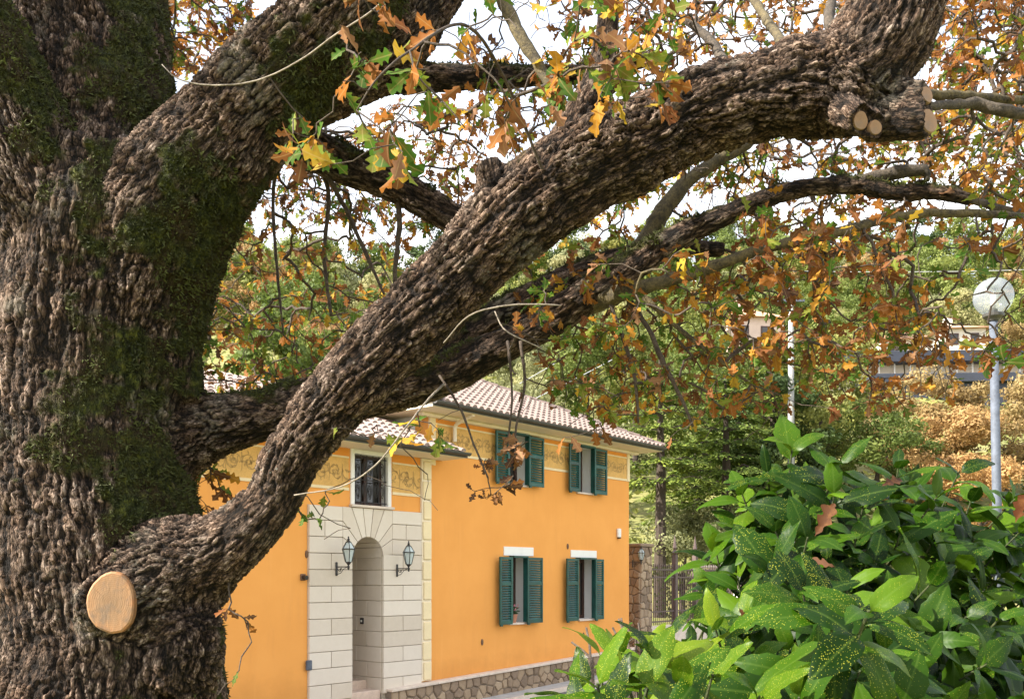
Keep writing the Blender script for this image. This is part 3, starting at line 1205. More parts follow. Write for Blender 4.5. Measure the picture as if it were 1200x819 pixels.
# entrance window with scrolled grille
a, b, c, d = WP.u0, WP.u1, WP.z0, WP.z1
fr = MB()
fr.box(a - .09, a, -0.035, WT, c - .05, d + .08); fr.box(b, b + .09, -0.035, WT, c - .05, d + .08)
fr.box(a + .0005, b - .0005, -0.033, WT, d, d + .079)
fo = fr.build('window_surround', M['white_plaster'], house, 0.006)
s = MB(); s.box(a - .12, b + .12, -0.10, WT - .01, c - .05, c - .002); s.build('sill', M['coping'], house, 0.006)
fr = MB()
fr.box(a, a + .06, .16, .22, c, d); fr.box(b - .06, b, .16, .22, c, d); fr.box((a + b) / 2 - .04, (a + b) / 2 + .04, .15, .21, c + .02, d - .02)
fr.box(a + .061, b - .061, .161, .22, c, c + .07); fr.box(a + .061, b - .061, .161, .22, d - .06, d)
fo = fr.build('window', M['wood'], house)
g = MB(); g.box(a + .05, b - .05, .19, .2, c + .03, d - .03); g.build('pane', M['glass'], fo)
gr = MB()
for k in range(6):
    x = a + .04 + (b - a - .08) * k / 5
    gr.tube([(x, .02, c + .01), (x, .02, d - .01)], .010, 5)
for zz in (c + .06, d - .06, (c + d) / 2):
    gr.tube([(a, .02, zz), (b, .02, zz)], .010, 5)
for k in range(5):
    x = a + .04 + (b - a - .08) * (k + .5) / 5
    for zc in (c + .28, d - .28):
        pts = [(x + .055 * (1 - i / 18) * math.cos(i * .75) * (1 if k % 2 else -1), .012, zc + (.16 - .1 * i / 18) * math.sin(i * .75) ) for i in range(16)]
        gr.tube(pts, .008, 4)
gr.build('window_grille', M['iron'], house)
# green-shuttered window past the trunk
fr = MB(); fr.box(WLEFT.u0, WLEFT.u1, .2, .26, WLEFT.z0, WLEFT.z1); fr.build('window', M['glass'], house)
fr = MB(); fr.box(WLEFT.u1 + .002, WLEFT.u1 + .2, -.03, .03, WLEFT.z0 - .1, WLEFT.z1 + .1); fr.build('window_surround', M['white_plaster'], house)
shutter(WLEFT.u0 + .1, WLEFT.u1 - .12, WLEFT.z0, WLEFT.z1, -.14, M['green'])

# --- roofs
SLOPE = 0.47
EO = 0.72                                             # eave overhang
RU0, RU1, RY0, RY1 = -0.62, 8.11, -EO, 7.5
ZE = 3.43 - ZB
half = (RY1 - RY0) / 2
ru0, ru1, rzt = RU0 + half, RU1 - half, ZE + SLOPE * half
m = MB()
A_, B_, C_, D_ = (RU0, RY0, ZE), (RU1, RY0, ZE), (RU1, RY1, ZE), (RU0, RY1, ZE)
E_, G2 = (ru0, RY0 + half, rzt), (ru1, RY0 + half, rzt)
m.add([A_, B_, C_, D_, E_, G2], [(0, 1, 5, 4), (1, 2, 5), (2, 3, 4, 5), (3, 0, 4)])
roof = m.build('roof', M['roof'], house)
m = MB(); m.box(RU0 + .03, RU1 - .03, RY0 + .05, RY1 - .03, Z_SOFR, ZE - .015); m.build('eave_soffit', M['cream_pale'], house)
mm = MB(); mm.box(RU0 + .3, RU1 - .3, -0.14, 0.02, Z_SOFR - .075, Z_SOFR - .002); mm.build('cornice', M['cream_pale'], house, .02)


def half_tube(mb, p, q, r, n=6, up=(0, 0, 1), closed_end=True):
    """a barrel tile from p (low) to q (high), arched upward"""
    p, q, up = Vector(p), Vector(q), Vector(up)
    t = (q - p).normalized()
    s = t.cross(up).normalized()
    nrm = s.cross(t).normalized()
    V = []
    for c, rr in ((p, r), (q, r * .82)):
        for k in range(n + 1):
            th = math.pi * k / n
            V.append(c + s * math.cos(th) * rr + nrm * math.sin(th) * rr * .8)
    Fc = [(k, k + 1, n + 2 + k, n + 1 + k) for k in range(n)]
    Fc.append(tuple(range(n, -1, -1)))
    mb.add(V, Fc)


def tile_slope(name, o, eu, ev, wu, lv, keep, par, pitch=0.205, tl=0.34):
    """rows of barrel tiles on a plane: origin o, eu along the eave, ev up the slope"""
    mb = MB()
    o, eu, ev = Vector(o), Vector(eu), Vector(ev)
    nrm = eu.cross(ev).normalized()
    n, k = int(wu / pitch), int(lv / tl) + 1
    for i in range(n):
        for j in range(k):
            a, v0 = (i + .5) * pitch, j * tl
            if not keep(a, v0 + tl * .5):
                continue
            jx = rnd.uniform(-.008, .008)
            p = o + eu * (a + jx) + ev * (v0 - .05) + nrm * (.035 + rnd.uniform(0, .008))
            q = o + eu * (a + rnd.uniform(-.006, .006)) + ev * (v0 + tl) + nrm * .012
            half_tube(mb, p, q, .074, 5, nrm)
            # the channel tile between
            p2 = o + eu * (a + pitch / 2) + ev * (v0 - .03) + nrm * .012
            q2 = o + eu * (a + pitch / 2) + ev * (v0 + tl) + nrm * .004
            s = eu * .045
            mb.add([p2 - s, p2 + s, q2 + s, q2 - s], [(0, 1, 2, 3)])
    t = mb.build(name, M['roof'], par)
    t['kind'] = 'stuff'
    return t


sl = math.sqrt(1 + SLOPE ** 2)
evf = Vector((0, 1, SLOPE)) / sl
LW = RU1 - RU0
tile_slope('roof_tiles', A_, (1, 0, 0), evf, LW, half * sl, lambda a, v: v / sl < a + .05 and v / sl < LW - a + .05, roof)
evl = Vector((1, 0, SLOPE)) / sl
tile_slope('roof_tiles', D_, (0, -1, 0), evl, RY1 - RY0, half * sl, lambda a, v: v / sl < a + .05 and v / sl < (RY1 - RY0) - a + .05, roof)
hp = MB()
for (p, q) in ((A_, E_), (B_, G2), (E_, G2)):
    p, q = Vector(p), Vector(q)
    n = max(1, int((q - p).length / .36))
    for i in range(n):
        half_tube(hp, p.lerp(q, i / n) + Vector((0, 0, .05)), p.lerp(q, (i + 1.1) / n) + Vector((0, 0, .04)), .10, 6)
hp.build('ridge_tiles', M['roof'], roof)


def gutter(u0, u1, y, z, r=0.062):
    mb = MB()
    n = 8
    V, Fc = [], []
    for x in (u0, u1):
        for rr in (r, r - .008):
            for k in range(n + 1):
                th = math.pi + math.pi * k / n
                V.append((x, y + math.cos(th) * rr, z + math.sin(th) * rr))
    q = n + 1
    for k in range(n):
        Fc.append((k, k + 1, 2 * q + k + 1, 2 * q + k))
        Fc.append((q + k + 1, q + k, 3 * q + k, 3 * q + k + 1))
    mb.add(V, Fc)
    for x in (u0, u1):
        mb.add([(x, y + math.cos(math.pi + math.pi * k / n) * r, z + math.sin(math.pi + math.pi * k / n) * r) for k in range(n + 1)], [tuple(range(n + 1))])
    mb.box(u0, u1, y + r - .01, y + r + .012, z - .09, z + .02)
    return mb.build('gutter', M['gutter'], house)


gutter(RU0, RU1 - .02, RY0 - .04, ZE - .002)
# low wing roof: slope up from its eave, butting the high wing
ZEL = 2.50 - ZB
LY1 = 2.9
m = MB()
zt2 = ZEL + .42 * (LY1 + EO)
m.add([(UL - .3, -EO, ZEL), (-0.004, -EO, ZEL), (-0.004, LY1, zt2), (UL - .3, LY1, zt2), (UL - .3, 6.2, ZEL), (-0.004, 6.2, ZEL)],
      [(0, 1, 2, 3), (3, 2, 5, 4)])
m.add([(-0.003, -EO, ZEL), (0.375, -EO, ZEL), (0.375, -.01, ZEL + .42 * (EO - .01)), (-.003, -.01, ZEL + .42 * (EO - .01))], [(0, 1, 2, 3)])
roof_l = m.build('roof', M['roof'], house)
sl2 = math.sqrt(1 + .42 ** 2)
tile_slope('roof_tiles', (UL - .3, -EO, ZEL), (1, 0, 0), Vector((0, 1, .42)) / sl2, .375 - UL + .3, (LY1 + EO) * sl2,
           lambda a, v: (a < -UL + .3 - .05) or v / sl2 < EO - .1, roof_l)
m = MB(); m.box(UL - .25, -.003, -EO + .05, 0.02, Z_SOFL, ZEL - .012); m.box(-.0025, .36, -EO + .05, -.012, Z_SOFL + .001, ZEL - .012); m.build('eave_soffit', M['cream_pale'], house)
gutter(UL - .3, .375, -EO - .04, ZEL - .002)
# downpipe from the high eave onto the low roof
dpx = uw(533, .1)
m = MB(); m.tube([(dpx, -EO + .1, ZE - .1), (dpx, -.16, ZE - .24), (dpx, -.1, ZE - .30), (dpx, -.1, ZEL + .32)], .042, 8)
m.build('downpipe', M['cream_pale'], house, smooth=False)
# rusty tie plates
for (px, py) in ((564.7, 752), (665, 640), (683.5, 744), (359, 649)):
    m = MB(); m.lathe([(0.0, 0), (.05, .0), (.045, .02), (.012, .03), (.0, .03)], n=10)
    o = m.build('tie_plate', M['rust'], house)
    o.rotation_euler = (R(90), 0, 0)
    o.location = (uw(px), -0.001, zw(px, py)); o.scale = (.7, 1.45, 1)

# things fixed to or standing on the house
def house_pt(px, py, off):
    u = uw(px, off)
    return h2w(u, off, (HOR - py) / F * (OY - off * DX + DY * u))


def lantern_parts(t, s=1.0):
    """six-sided wall lantern on a scrolled bracket; wall plane at y=0, lamp out towards -y"""
    ir = MB()
    ir.box(-.035 * s, .035 * s, -.03 * s, 0, -.22 * s, .12 * s)
    ir.build('wall_plate', M['iron'], t, .01)
    a = MB()
    a.tube([(0, -.02 * s, 0), (0, -.46 * s, 0)], .014 * s, 6)
    pts = [(0, -.05 * s - .11 * s * (1 - i / 22) * (1 - math.cos(i * .55)) * .5 - i * .008 * s, -.03 * s - .09 * s * (1 - i / 22) * abs(math.sin(i * .4))) for i in range(18)]
    a.tube(pts, .009 * s, 5)
    a.tube([(0, -.03 * s, -.18 * s), (0, -.16 * s, -.16 * s), (0, -.28 * s, -.05 * s), (0, -.40 * s, -.01 * s)], .008 * s, 5)
    a.build('bracket', M['iron'], t)
    c = (0, -.46 * s, 0)
    b = MB(); b.lathe([(.02 * s, -.08 * s), (.035 * s, 0), (.02 * s, .04 * s), (.07 * s, .10 * s), (.085 * s, .12 * s)], c, 6); b.build('lantern_base', M['iron'], t)
    g = MB(); g.lathe([(.08 * s, .121 * s), (.15 * s, .42 * s)], c, 6); g.build('lantern_glass', M['lglass'], t)
    g = MB(); g.lathe([(.155 * s, .44 * s), (.06 * s, .60 * s)], c, 6); g.build('lantern_glass', M['lglass'], t)
    k = MB()
    for i in range(6):
        th = i * math.pi / 3
        q = [(c[0] + r * s * math.cos(th), c[1] + r * s * math.sin(th), z * s) for r, z in ((.083, .12), (.155, .42), (.157, .44), (.063, .60))]
        k.tube(q, .009 * s, 4)
    k.lathe([(.17 * s, .42 * s), (.175 * s, .43 * s), (.16 * s, .445 * s)], c, 6)
    k.build('lantern_frame', M['iron'], t)
    f = MB(); f.lathe([(.075 * s, .595 * s), (.05 * s, .62 * s), (.025 * s, .64 * s), (.035 * s, .67 * s), (.012 * s, .70 * s), (.022 * s, .72 * s), (.004 * s, .75 * s)], c, 8)
    f.build('finial', M['iron'], t)
    return t


RZ = math.atan2(DY, DX)
L1 = thing('wall_lantern', 'black wall lantern on the entrance stone, beside the branch and farther from the pilaster', 'wall lamp', house_pt(394, 664, .06), RZ, 'lanterns flanking the arched entrance')
lantern_parts(L1, .74)
L2 = thing('wall_lantern', 'black wall lantern between the arched entrance and the cream pilaster', 'wall lamp', house_pt(465, 666, .06), RZ, 'lanterns flanking the arched entrance')
lantern_parts(L2, .72)

t = thing('alarm_box', 'small cream alarm box high on the orange wall near its corner', 'alarm box', house_pt(724, 625, 0), RZ)
m = MB(); m.box(-.07, .07, -.07, -.002, -.10, .13); m.build('alarm_case', M['plastic'], t, .015)
m = MB(); m.box(-.045, .045, -.075, -.01, -.135, -.102); m.build('alarm_lens', M['wood'], t, .01)
t = thing('intercom', 'dark intercom button panel set in the entrance passage stones', 'intercom', h2w(AU1 - .0, -0.55, zw(430, 729) + ZB), RZ)
m = MB(); m.box(-.025, -.003, -.05, .05, -.06, .06); m.build('intercom_panel', M['iron'], t, .006)
m = MB(); m.box(-.032, -.0255, -.02, .02, -.02, .02); m.build('push_button', M['plastic'], t)
t = thing('wall_box', 'small grey box where orange wall meets white entrance stones', 'meter box', house_pt(361, 779, .03), RZ)
m = MB(); m.box(-.06, .06, -.05, .0, -.09, .09); m.build('box_case', M['galv'], t, .012)
m = MB(); m.box(-.04, .04, -.056, -.051, -.06, .06); m.build('box_lid', M['galv'], t)
t = thing('camera_box', 'little dark wall camera on orange wall beside the white entrance', 'camera', house_pt(354.5, 676, 0), RZ)
m = MB(); m.box(-.06, .06, -.03, 0, -.06, .06); m.build('camera_mount', M['rust'], t, .012)
m = MB(); m.tube([(0, -.03, 0), (0, -.12, -.01)], .04, 8); m.build('camera_lens', M['iron'], t)

w = WL[0]
t = thing('flower_pot', 'terracotta pot with pink flowers on the window sill', 'flower pot', h2w(uw(602, .0) + .05, .0 - .06, w.z0 + ZB + .0), RZ)
m = MB(); m.lathe([(.065, .0), (.10, .16), (.108, .165), (.108, .19), (.09, .19)], n=14); m.build('pot', M['terracotta'], t)
pl = MB(); fl = MB()
for k in range(60):
    th, r, z = rnd.uniform(0, 6.28), rnd.uniform(0.02, .13), .19 + rnd.uniform(0, .16)
    c = Vector((r * math.cos(th), r * math.sin(th), z))
    d = Vector((math.cos(th), math.sin(th), rnd.uniform(-.3, .8))).normalized() * .05
    s = d.orthogonal().normalized() * .02
    pl.add([c - d, c + s, c + d, c - s], [(0, 1, 2, 3)])
for k in range(16):
    c = Vector((rnd.uniform(-.1, .1), rnd.uniform(-.1, .1), .28 + rnd.uniform(0, .12)))
    fl.lathe([(.004, -.012), (.022, .0), (.012, .014)], c, 6)
pl.build('foliage', M['plantgreen'], t); fl.build('flower', M['pink'], t)

# ------------------------------------------------------------------ gate pillar, fence, sign, lamp, pole
def yaw_box(mb, c, rz, hx, hy, z0, z1):
    ca, sa = math.cos(rz), math.sin(rz)
    q = [(c[0] + x * ca - y * sa, c[1] + x * sa + y * ca) for x, y in ((-hx, -hy), (hx, -hy), (hx, hy), (-hx, hy))]
    mb.hexa([(x, y, z0) for x, y in q], [(x, y, z1) for x, y in q])


pc = P(747, 700, 26.4)
gz = float(ground_h(pc.x, pc.y))
PT = P(751, 637, 26.4).z
pil_t = thing('gate_pillar', 'rough brown stone gate pillar beside the orange house corner', 'pillar', (pc.x, pc.y, gz), RZ)
bz = gz
HP = PT - gz - .1


def rubble(face, w0, w1, h, nx, nz, parent):
    """irregular stones on one upright face; face(a, z, out) gives the point"""
    sd = [(w0 + (i + .5 + .25 * (j % 2) + rnd.uniform(-.36, .36)) * (w1 - w0) / nx, (j + .5 + rnd.uniform(-.36, .36)) * h / nz) for i in range(nx) for j in range(nz)]
    for (sx, sz) in sd:
        poly = [(w0, 0), (w1, 0), (w1, h), (w0, h)]
        for (tx, tz) in sd:
            if (tx, tz) == (sx, sz):
                continue
            ax, az = tx - sx, tz - sz
            l = math.hypot(ax, az); ax, az = ax / l, az / l
            poly = clip(poly, ax, az, (ax * (sx + tx) + az * (sz + tz)) / 2 - .010)
            if len(poly) < 3:
                break
        if len(poly) < 3:
            continue
        cx = sum(p[0] for p in poly) / len(poly); cz = sum(p[1] for p in poly) / len(poly)
        dep, n = rnd.uniform(.015, .055), len(poly)
        V = [face(p[0], p[1], 0) for p in poly]
        V += [face(p[0] * .93 + cx * .07, p[1] * .93 + cz * .07, dep * .7) for p in poly]
        V += [face(p[0] * .66 + cx * .34, p[1] * .66 + cz * .34, dep) for p in poly]
        Fc = []
        for r_ in (0, 1):
            Fc += [(r_ * n + i, r_ * n + (i + 1) % n, (r_ + 1) * n + (i + 1) % n, (r_ + 1) * n + i) for i in range(n)]
        Fc.append(tuple(2 * n + i for i in range(n)))
        mesh_obj('stone', V, Fc, M['plinth'], parent)


rubble(lambda a, z, o: (a, -.272 - o, z), -.295, .295, HP, 3, 15, pil_t)
rubble(lambda a, z, o: (-.292 - o, a, z), -.27, .27, HP, 3, 15, pil_t)
q = MB(); q.box(-.29, .29, -.27, .27, 0, PT - gz - .1); q.build('pillar_core', M['mortar'], pil_t)
q = MB(); q.box(-.36, .36, -.34, .34, PT - gz - .095, PT - gz); q.build('pillar_cap', M['plinth'], pil_t, .02)
L3 = thing('wall_lantern', 'small wall lantern hanging on the stone gate pillar', 'wall lamp', P(741, 659, 26.08), RZ)
lantern_parts(L3, .62)

f0 = Vector((pc.x, pc.y, 0)) + Vector((DX, DY, 0)) * .36 + Vector((-DY, DX, 0)) * 0.1
fence = thing('iron_fence', 'brown iron railing with upright bars beyond the gate pillar', 'fence', (f0.x, f0.y, P(760, 745, 27).z), RZ)
fz0, fz1 = P(760, 729, 27).z - fence.location.z, P(760, 663, 27).z - fence.location.z
FL = 6.5
q = MB(); q.box(0, FL, -.12, .12, -1.6, fz0 - .12); q.build('low_wall', M['coping'], fence, .01)
for zz in (fz0, fz0 + (fz1 - fz0) * .18, fz0 + (fz1 - fz0) * .80, fz1 - .1):
    q = MB(); q.box(0, FL, -.018, .018, zz - .02, zz + .02); q.build('rail', M['fencepaint'], fence)
bar = MB(); bar.box(-.011, .011, -.0115, .0115, fz0 - .1, fz1); bar.add([(-.02, -.02, fz1), (.02, -.02, fz1), (.02, .02, fz1), (-.02, .02, fz1), (0, 0, fz1 + .09)], [(0, 1, 4), (1, 2, 4), (2, 3, 4), (3, 0, 4)])
b0 = bar.build('bar', M['fencepaint'], fence)
nb = int(FL / .115)
for k in range(1, nb):
    b = b0.copy() if k > 1 else b0
    if k > 1:
        COL.objects.link(b)
        b.parent = fence
    b.location = (k * .115, .0, 0)
for x in (1.9, 3.15):
    q = MB(); q.box(x - .065, x + .065, -.065, .065, -.4, fz1 + .35)
    q.lathe([(.05, fz1 + .351), (.09, fz1 + .42), (.03, fz1 + .50), (.06, fz1 + .56), (.006, fz1 + .95)], (x, 0, 0), 6)
    q.build('gate_post', M['fencepaint'], fence)

t = thing('notice_board', 'small white and blue board glimpsed between shrub leaves', 'sign', P(870, 735, 18))
bz = t.location.z
q = MB(); q.box(-.17, .17, -.02, .02, P(870, 700, 18).z - bz, P(870, 690, 18).z - bz); q.build('white_panel', M['plastic'], t, .005)
q = MB(); q.box(-.17, .17, -.022, .018, P(870, 716, 18).z - bz, P(870, 700.3, 18).z - bz); q.build('blue_panel', M['blue'], t, .005)
q = MB(); q.tube([(0, .04, -1.2), (0, .04, P(870, 692, 18).z - bz)], .03, 8); q.build('post', M['galv'], t)

lp = P(1164, 348, 10.5)
lg = float(ground_h(lp.x, lp.y))
t = thing('street_lamp', 'grey metal street lamp post with a round glass globe', 'street lamp', (P(1172, 600, 10.5).x, 10.5, lg))
hz = lp.z - lg
lean = lp.x - t.location.x
q = MB(); q.tube([(0.01, 0, 0), (lean, 0, hz - .21)], [.055, .045], 12); q.build('pole', M['galv'], t, smooth=True)
q = MB(); q.lathe([(.06, -.27), (.07, -.25), (.11, -.225), (.115, -.195), (.05, -.19), (.045, -.14), (.02, -.13)], (lean, 0, hz), 16); q.build('globe_holder', M['gutter'], t)
q = MB(); q.lathe([(.21 * math.sin(th) + 1e-4, -.21 * math.cos(th)) for th in [R(28) + (R(180) - R(28)) * i / 16 for i in range(17)]], (lean, 0, hz), 24); q.build('globe', M['globe'], t, smooth=True)
q = MB(); q.lathe([(.02, -.13), (.035, -.06), (.03, .02), (.005, .05)], (lean, 0, hz), 10); q.build('bulb', M['plastic'], t, smooth=True)

pp = P(927, 500, 35)
pg = float(ground_h(pp.x, pp.y))
t = thing('utility_pole', 'tall white concrete pole rising among the green trees', 'pole', (pp.x, pp.y, pg - .3))
zt3 = P(927, 338, 35).z - pg + .3
q = MB(); q.tube([(0, 0, 0), (0, 0, zt3)], [.16, .09], 12); q.build('pole', M['concrete'], t, smooth=True)
q = MB(); q.box(-.5, .5, -.05, .05, zt3 - .5, zt3 - .42); q.build('cross_arm', M['galv'], t)
for k, (a, b, lab) in enumerate(((P(150, 640, 24), P(660, 420, 46), 'pale overhead cable sloping above the tiled roof'),
                            (P(150, 655, 24), P(760, 398, 46), 'lower pale cable running above the tiled roof'),
                            (P(930, 318, 33), P(1500, 290, 60), 'pale overhead cable crossing the hillside near the street lamp'))):
    pts = [a.lerp(b, i / 14) - Vector((0, 0, 4 * .5 * (i / 14) * (1 - i / 14))) for i in range(15)]
    q = MB(); q.tube(pts, .016, 5)
    tag(q.build('overhead_cable', M['cable']), lab, 'cable')

# ------------------------------------------------------------------ far buildings
def far_building(name, label, px0, px1, pyt, pyb, Y, dep, wall, roofh, rz, wins, hip=True):
    a, b = P(px0, pyb, Y), P(px1, pyb, Y)
    wdt = b.x - a.x
    ht = P(px0, pyt, Y).z - a.z
    t = thing(name, label, 'building', ((a.x + b.x) / 2, Y + dep / 2, a.z), rz)
    q = MB(); q.box(-wdt / 2, wdt / 2, -dep / 2, dep / 2, -3, ht); wl = q.build('wall', wall, t)
    o_ = .5
    q = MB()
    x0, x1, y0, y1 = -wdt / 2 - o_, wdt / 2 + o_, -dep / 2 - o_, dep / 2 + o_
    hh = min(wdt, dep) / 2
    q.add([(x0, y0, ht), (x1, y0, ht), (x1, y1, ht), (x0, y1, ht), (x0 + hh, 0, ht + roofh), (x1 - hh, 0, ht + roofh)],
          [(0, 1, 5, 4), (1, 2, 5), (2, 3, 4, 5), (3, 0, 4), (3, 2, 1, 0)])
    rf = q.build('roof', M['farroof'], t)
    q = MB(); q.box(-wdt * .2, -wdt * .2 + .7, -.4, .4, ht + roofh * .4, ht + roofh + .7); q.build('chimney', wall, rf)
    for (fx, fz, ww, hh2, mt) in wins:
        q = MB(); q.box(-wdt / 2 + fx * wdt - ww / 2, -wdt / 2 + fx * wdt + ww / 2, -dep / 2 - .06, -dep / 2 + .05, fz * ht - hh2 / 2, fz * ht + hh2 / 2)
        wo_ = q.build('window', M['wood'], wl)
        q = MB(); q.box(-wdt / 2 + fx * wdt - ww / 2 + .12, -wdt / 2 + fx * wdt + ww / 2 - .12, -dep / 2 - .07, -dep / 2 - .061, fz * ht - hh2 / 2 + .12, fz * ht + hh2 / 2 - .12)
        q.build('pane', M[mt], wo_)
    return t


far_building('villa', 'white hillside villa with red tiled roof and balcony behind the lamp post', 1108, 1158, 385, 428, 92, 6, M['farwall'], 1.1, R(-6),
             [(.28, .72, .9, 1.1, 'glass'), (.62, .22, 1.9, 1.2, 'beige'), (.75, .72, .8, 1.1, 'glass')])
far_building('villa', 'long low white house with pinkish red roof beside the white villa', 1030, 1108, 398, 432, 97, 6, M['farwall'], 1.5, R(3),
             [(.2, .5, .9, 1.2, 'glass'), (.5, .5, .9, 1.2, 'glass'), (.8, .5, .9, 1.2, 'glass')])
far_building('villa', 'pink walled house half hidden among branches above the dark slab', 850, 915, 372, 412, 88, 6, M['farpink'], 1.6, R(8),
             [(.25, .55, .9, 1.3, 'glass'), (.65, .55, .9, 1.3, 'glass')])
tb = thing('terrace_building', 'long low building with two dark flat slabs and beige wall', 'building', P(1035, 470, 66), R(-3))
bz = tb.location.z
S = 66 / F
q = MB(); q.box(-170 * S, 240 * S, .0, 7, P(0, 424, 66).z - bz, P(0, 411, 66).z - bz); q.build('upper_slab', M['slab'], tb, .03)
q = MB(); q.box(-160 * S, 238 * S, 1.0, 6.8, -5, P(0, 424.2, 66).z - bz); q.build('wall', M['beige'], tb)
q = MB(); q.box(-30 * S, 200 * S, -2.4, .99, P(0, 456, 66).z - bz, P(0, 446, 66).z - bz); q.build('lower_slab', M['slab'], tb, .03)
q = MB(); q.box(-26 * S, 196 * S, -2.0, .98, -6, P(0, 456.2, 66).z - bz); q.build('lower_wall', M['slab'], tb, .03)
for k in range(12):
    x = (-20 + k * 18) * S
    q = MB(); q.box(x, x + .09, .6, .7, P(0, 446, 66).z - bz, P(0, 424, 66).z - bz); q.build('column', M['farwall'], tb)

# ------------------------------------------------------------------ background vegetation
def clump_crown(name, mat, nclump, per, size, rx, rz, zc, seed, flat=0.45, skirt=0.0):
    """many small leaf-sized faces gathered in clumps through the crown's volume"""
    g = np.random.default_rng(seed)
    th = g.uniform(0, 2 * np.pi, nclump)
    cz = g.uniform(-0.9, 1, nclump)
    rr = np.sqrt(np.clip(1 - cz ** 2 * .8, 0, 1)) * np.sqrt(g.uniform(0.12, 1, nclump))
    C = np.stack([rr * np.cos(th) * rx, rr * np.sin(th) * rx, cz * rz + zc], -1)
    cr_ = g.uniform(.22, .42, nclump) * rx
    idx = np.repeat(np.arange(nclump), per)
    n = len(idx)
    d = g.normal(size=(n, 3)); d /= np.linalg.norm(d, axis=1, keepdims=True)
    rad = cr_[idx] * g.uniform(.45, 1.05, n)
    p = C[idx] + d * rad[:, None] * np.array([1, 1, .72])
    nn = d + g.normal(size=(n, 3)) * flat
    nn /= np.linalg.norm(nn, axis=1, keepdims=True)
    a = np.cross(nn, g.normal(size=(n, 3))); a /= np.linalg.norm(a, axis=1, keepdims=True)
    b = np.cross(nn, a)
    s = size * g.uniform(.6, 1.3, n)[:, None]
    V = np.stack([p - a * s, p + b * s * .55 + nn * s * .15, p + a * s, p - b * s * .55 + nn * s * .15], 1).reshape(-1, 3)
    Fc = np.arange(4 * n).reshape(-1, 4)
    tone = np.repeat(np.clip(g.uniform(.25, .75, nclump)[idx] + g.normal(size=n) * .09, 0, 1), 4)
    me = np_mesh(name, V, Fc, False, {'tone': ('FLOAT', tone)})
    me.materials.append(mat)
    return me


def trunk_mesh(name, h, r, nl, spread, seed, mat):
    g = random.Random(seed)
    mb = MB()
    mb.tube([(0, 0, -.6), (g.uniform(-.1, .1), g.uniform(-.1, .1), h * .5), (g.uniform(-.2, .2), g.uniform(-.2, .2), h)], [r * 1.2, r * .85, r * .4], 8)
    for k in range(nl):
        th = k * 2.4 + g.uniform(-.4, .4)
        z0 = h * g.uniform(.35, .85)
        e = Vector((math.cos(th) * spread, math.sin(th) * spread, z0 + spread * g.uniform(.4, .9)))
        mb.tube([(0, 0, z0), (e.x * .5, e.y * .5, z0 + (e.z - z0) * .35), e], [r * .45, r * .3, r * .1], 5)
    me = bpy.data.meshes.new(name)
    me.from_pydata(mb.v, [], mb.f)
    me.materials.append(mat)
    return me


ARCH = {}
for key, mat, args in (
        ('green', 'fol_green', (30, 170, .12, 2.3, 1.9, 3.6)),
        ('olive', 'fol_olive', (28, 170, .10, 1.9, 1.5, 2.9)),
        ('yellow', 'fol_yellow', (28, 170, .11, 2.0, 1.9, 3.4)),
        ('ochre', 'fol_ochre', (26, 170, .10, 1.7, 1.5, 2.7)),
        ('dark', 'fol_dark', (30, 170, .12, 2.0, 2.6, 3.8))):
    ARCH[key] = [(clump_crown('crown', M[mat], *args, seed=hash_), trunk_mesh('trunk', args[5] * .9, .16, 6, args[3] * .6, hash_, M['trunk_far']))
                 for hash_ in (sum(map(ord, key)), sum(map(ord, key)) + 50)]

NEAR = {}
for key, mat, args in (('green', 'fol_green', (34, 300, .085, 2.3, 2.1, 3.6)), ('yellow', 'fol_yellow', (34, 300, .075, 2.1, 2.5, 3.6)), ('olive', 'fol_olive', (30, 280, .07, 1.9, 1.6, 2.9)),
                       ('ochre', 'fol_ochre', (30, 300, .07, 1.8, 1.7, 2.7)), ('dark', 'fol_dark', (32, 300, .085, 2.0, 2.6, 3.8))):
    q_ = sum(map(ord, key)) + 7
    NEAR[key] = [(clump_crown('crown', M[mat], *args, seed=q_ + j), trunk_mesh('trunk', args[5] * .9, .13, 6, args[3] * .5, q_ + j, M['trunk_far'])) for j in (0, 1)]
LAB = {'green': 'bushy mid green hillside tree', 'olive': 'grey green olive tree', 'yellow': 'yellow green hillside tree', 'ochre': 'ochre autumn tree', 'dark': 'dark evergreen tree'}


def zone(x, y):
    px = 600 + x / y * F
    hor = 'beside the big trunk' if px < 330 else 'behind the thick branch' if px < 560 else 'above the tiled roof' if px < 760 else 'behind the cedars' if px < 900 else 'behind the white pole' if px < 1010 else 'around the white villa' if px < 1170 else 'past the lamp post'
    dep = 'low down' if y < 68 else 'halfway up' if y < 110 else 'high up' if y < 145 else 'on the ridge'
    return ', ' + dep + ' ' + hor


def place_tree(key, x, y, s, label=None, group='trees on the hillside', sink=.2):
    cm, tm = (ARCH if group == 'trees on the hillside' else NEAR)[key][rnd.randrange(2)]
    if label is None:
        label = ('small ' if s < .95 + (y - 46) / 250 else 'large ' if s > 1.2 + (y - 46) / 200 else '') + LAB[key] + zone(x, y)
    t = thing({'green': 'hillside_tree', 'olive': 'olive_tree', 'yellow': 'yellow_tree', 'ochre': 'autumn_tree', 'dark': 'evergreen_tree'}[key],
              label or LAB[key], 'tree', (x, y, float(ground_h(x, y)) - sink), rnd.uniform(0, 6.28), group)
    t.scale = (s * rnd.uniform(.9, 1.15), s * rnd.uniform(.9, 1.15), s * rnd.uniform(.85, 1.2))
    link('crown', cm, None, t)
    link('trunk', tm, None, t)
    return t


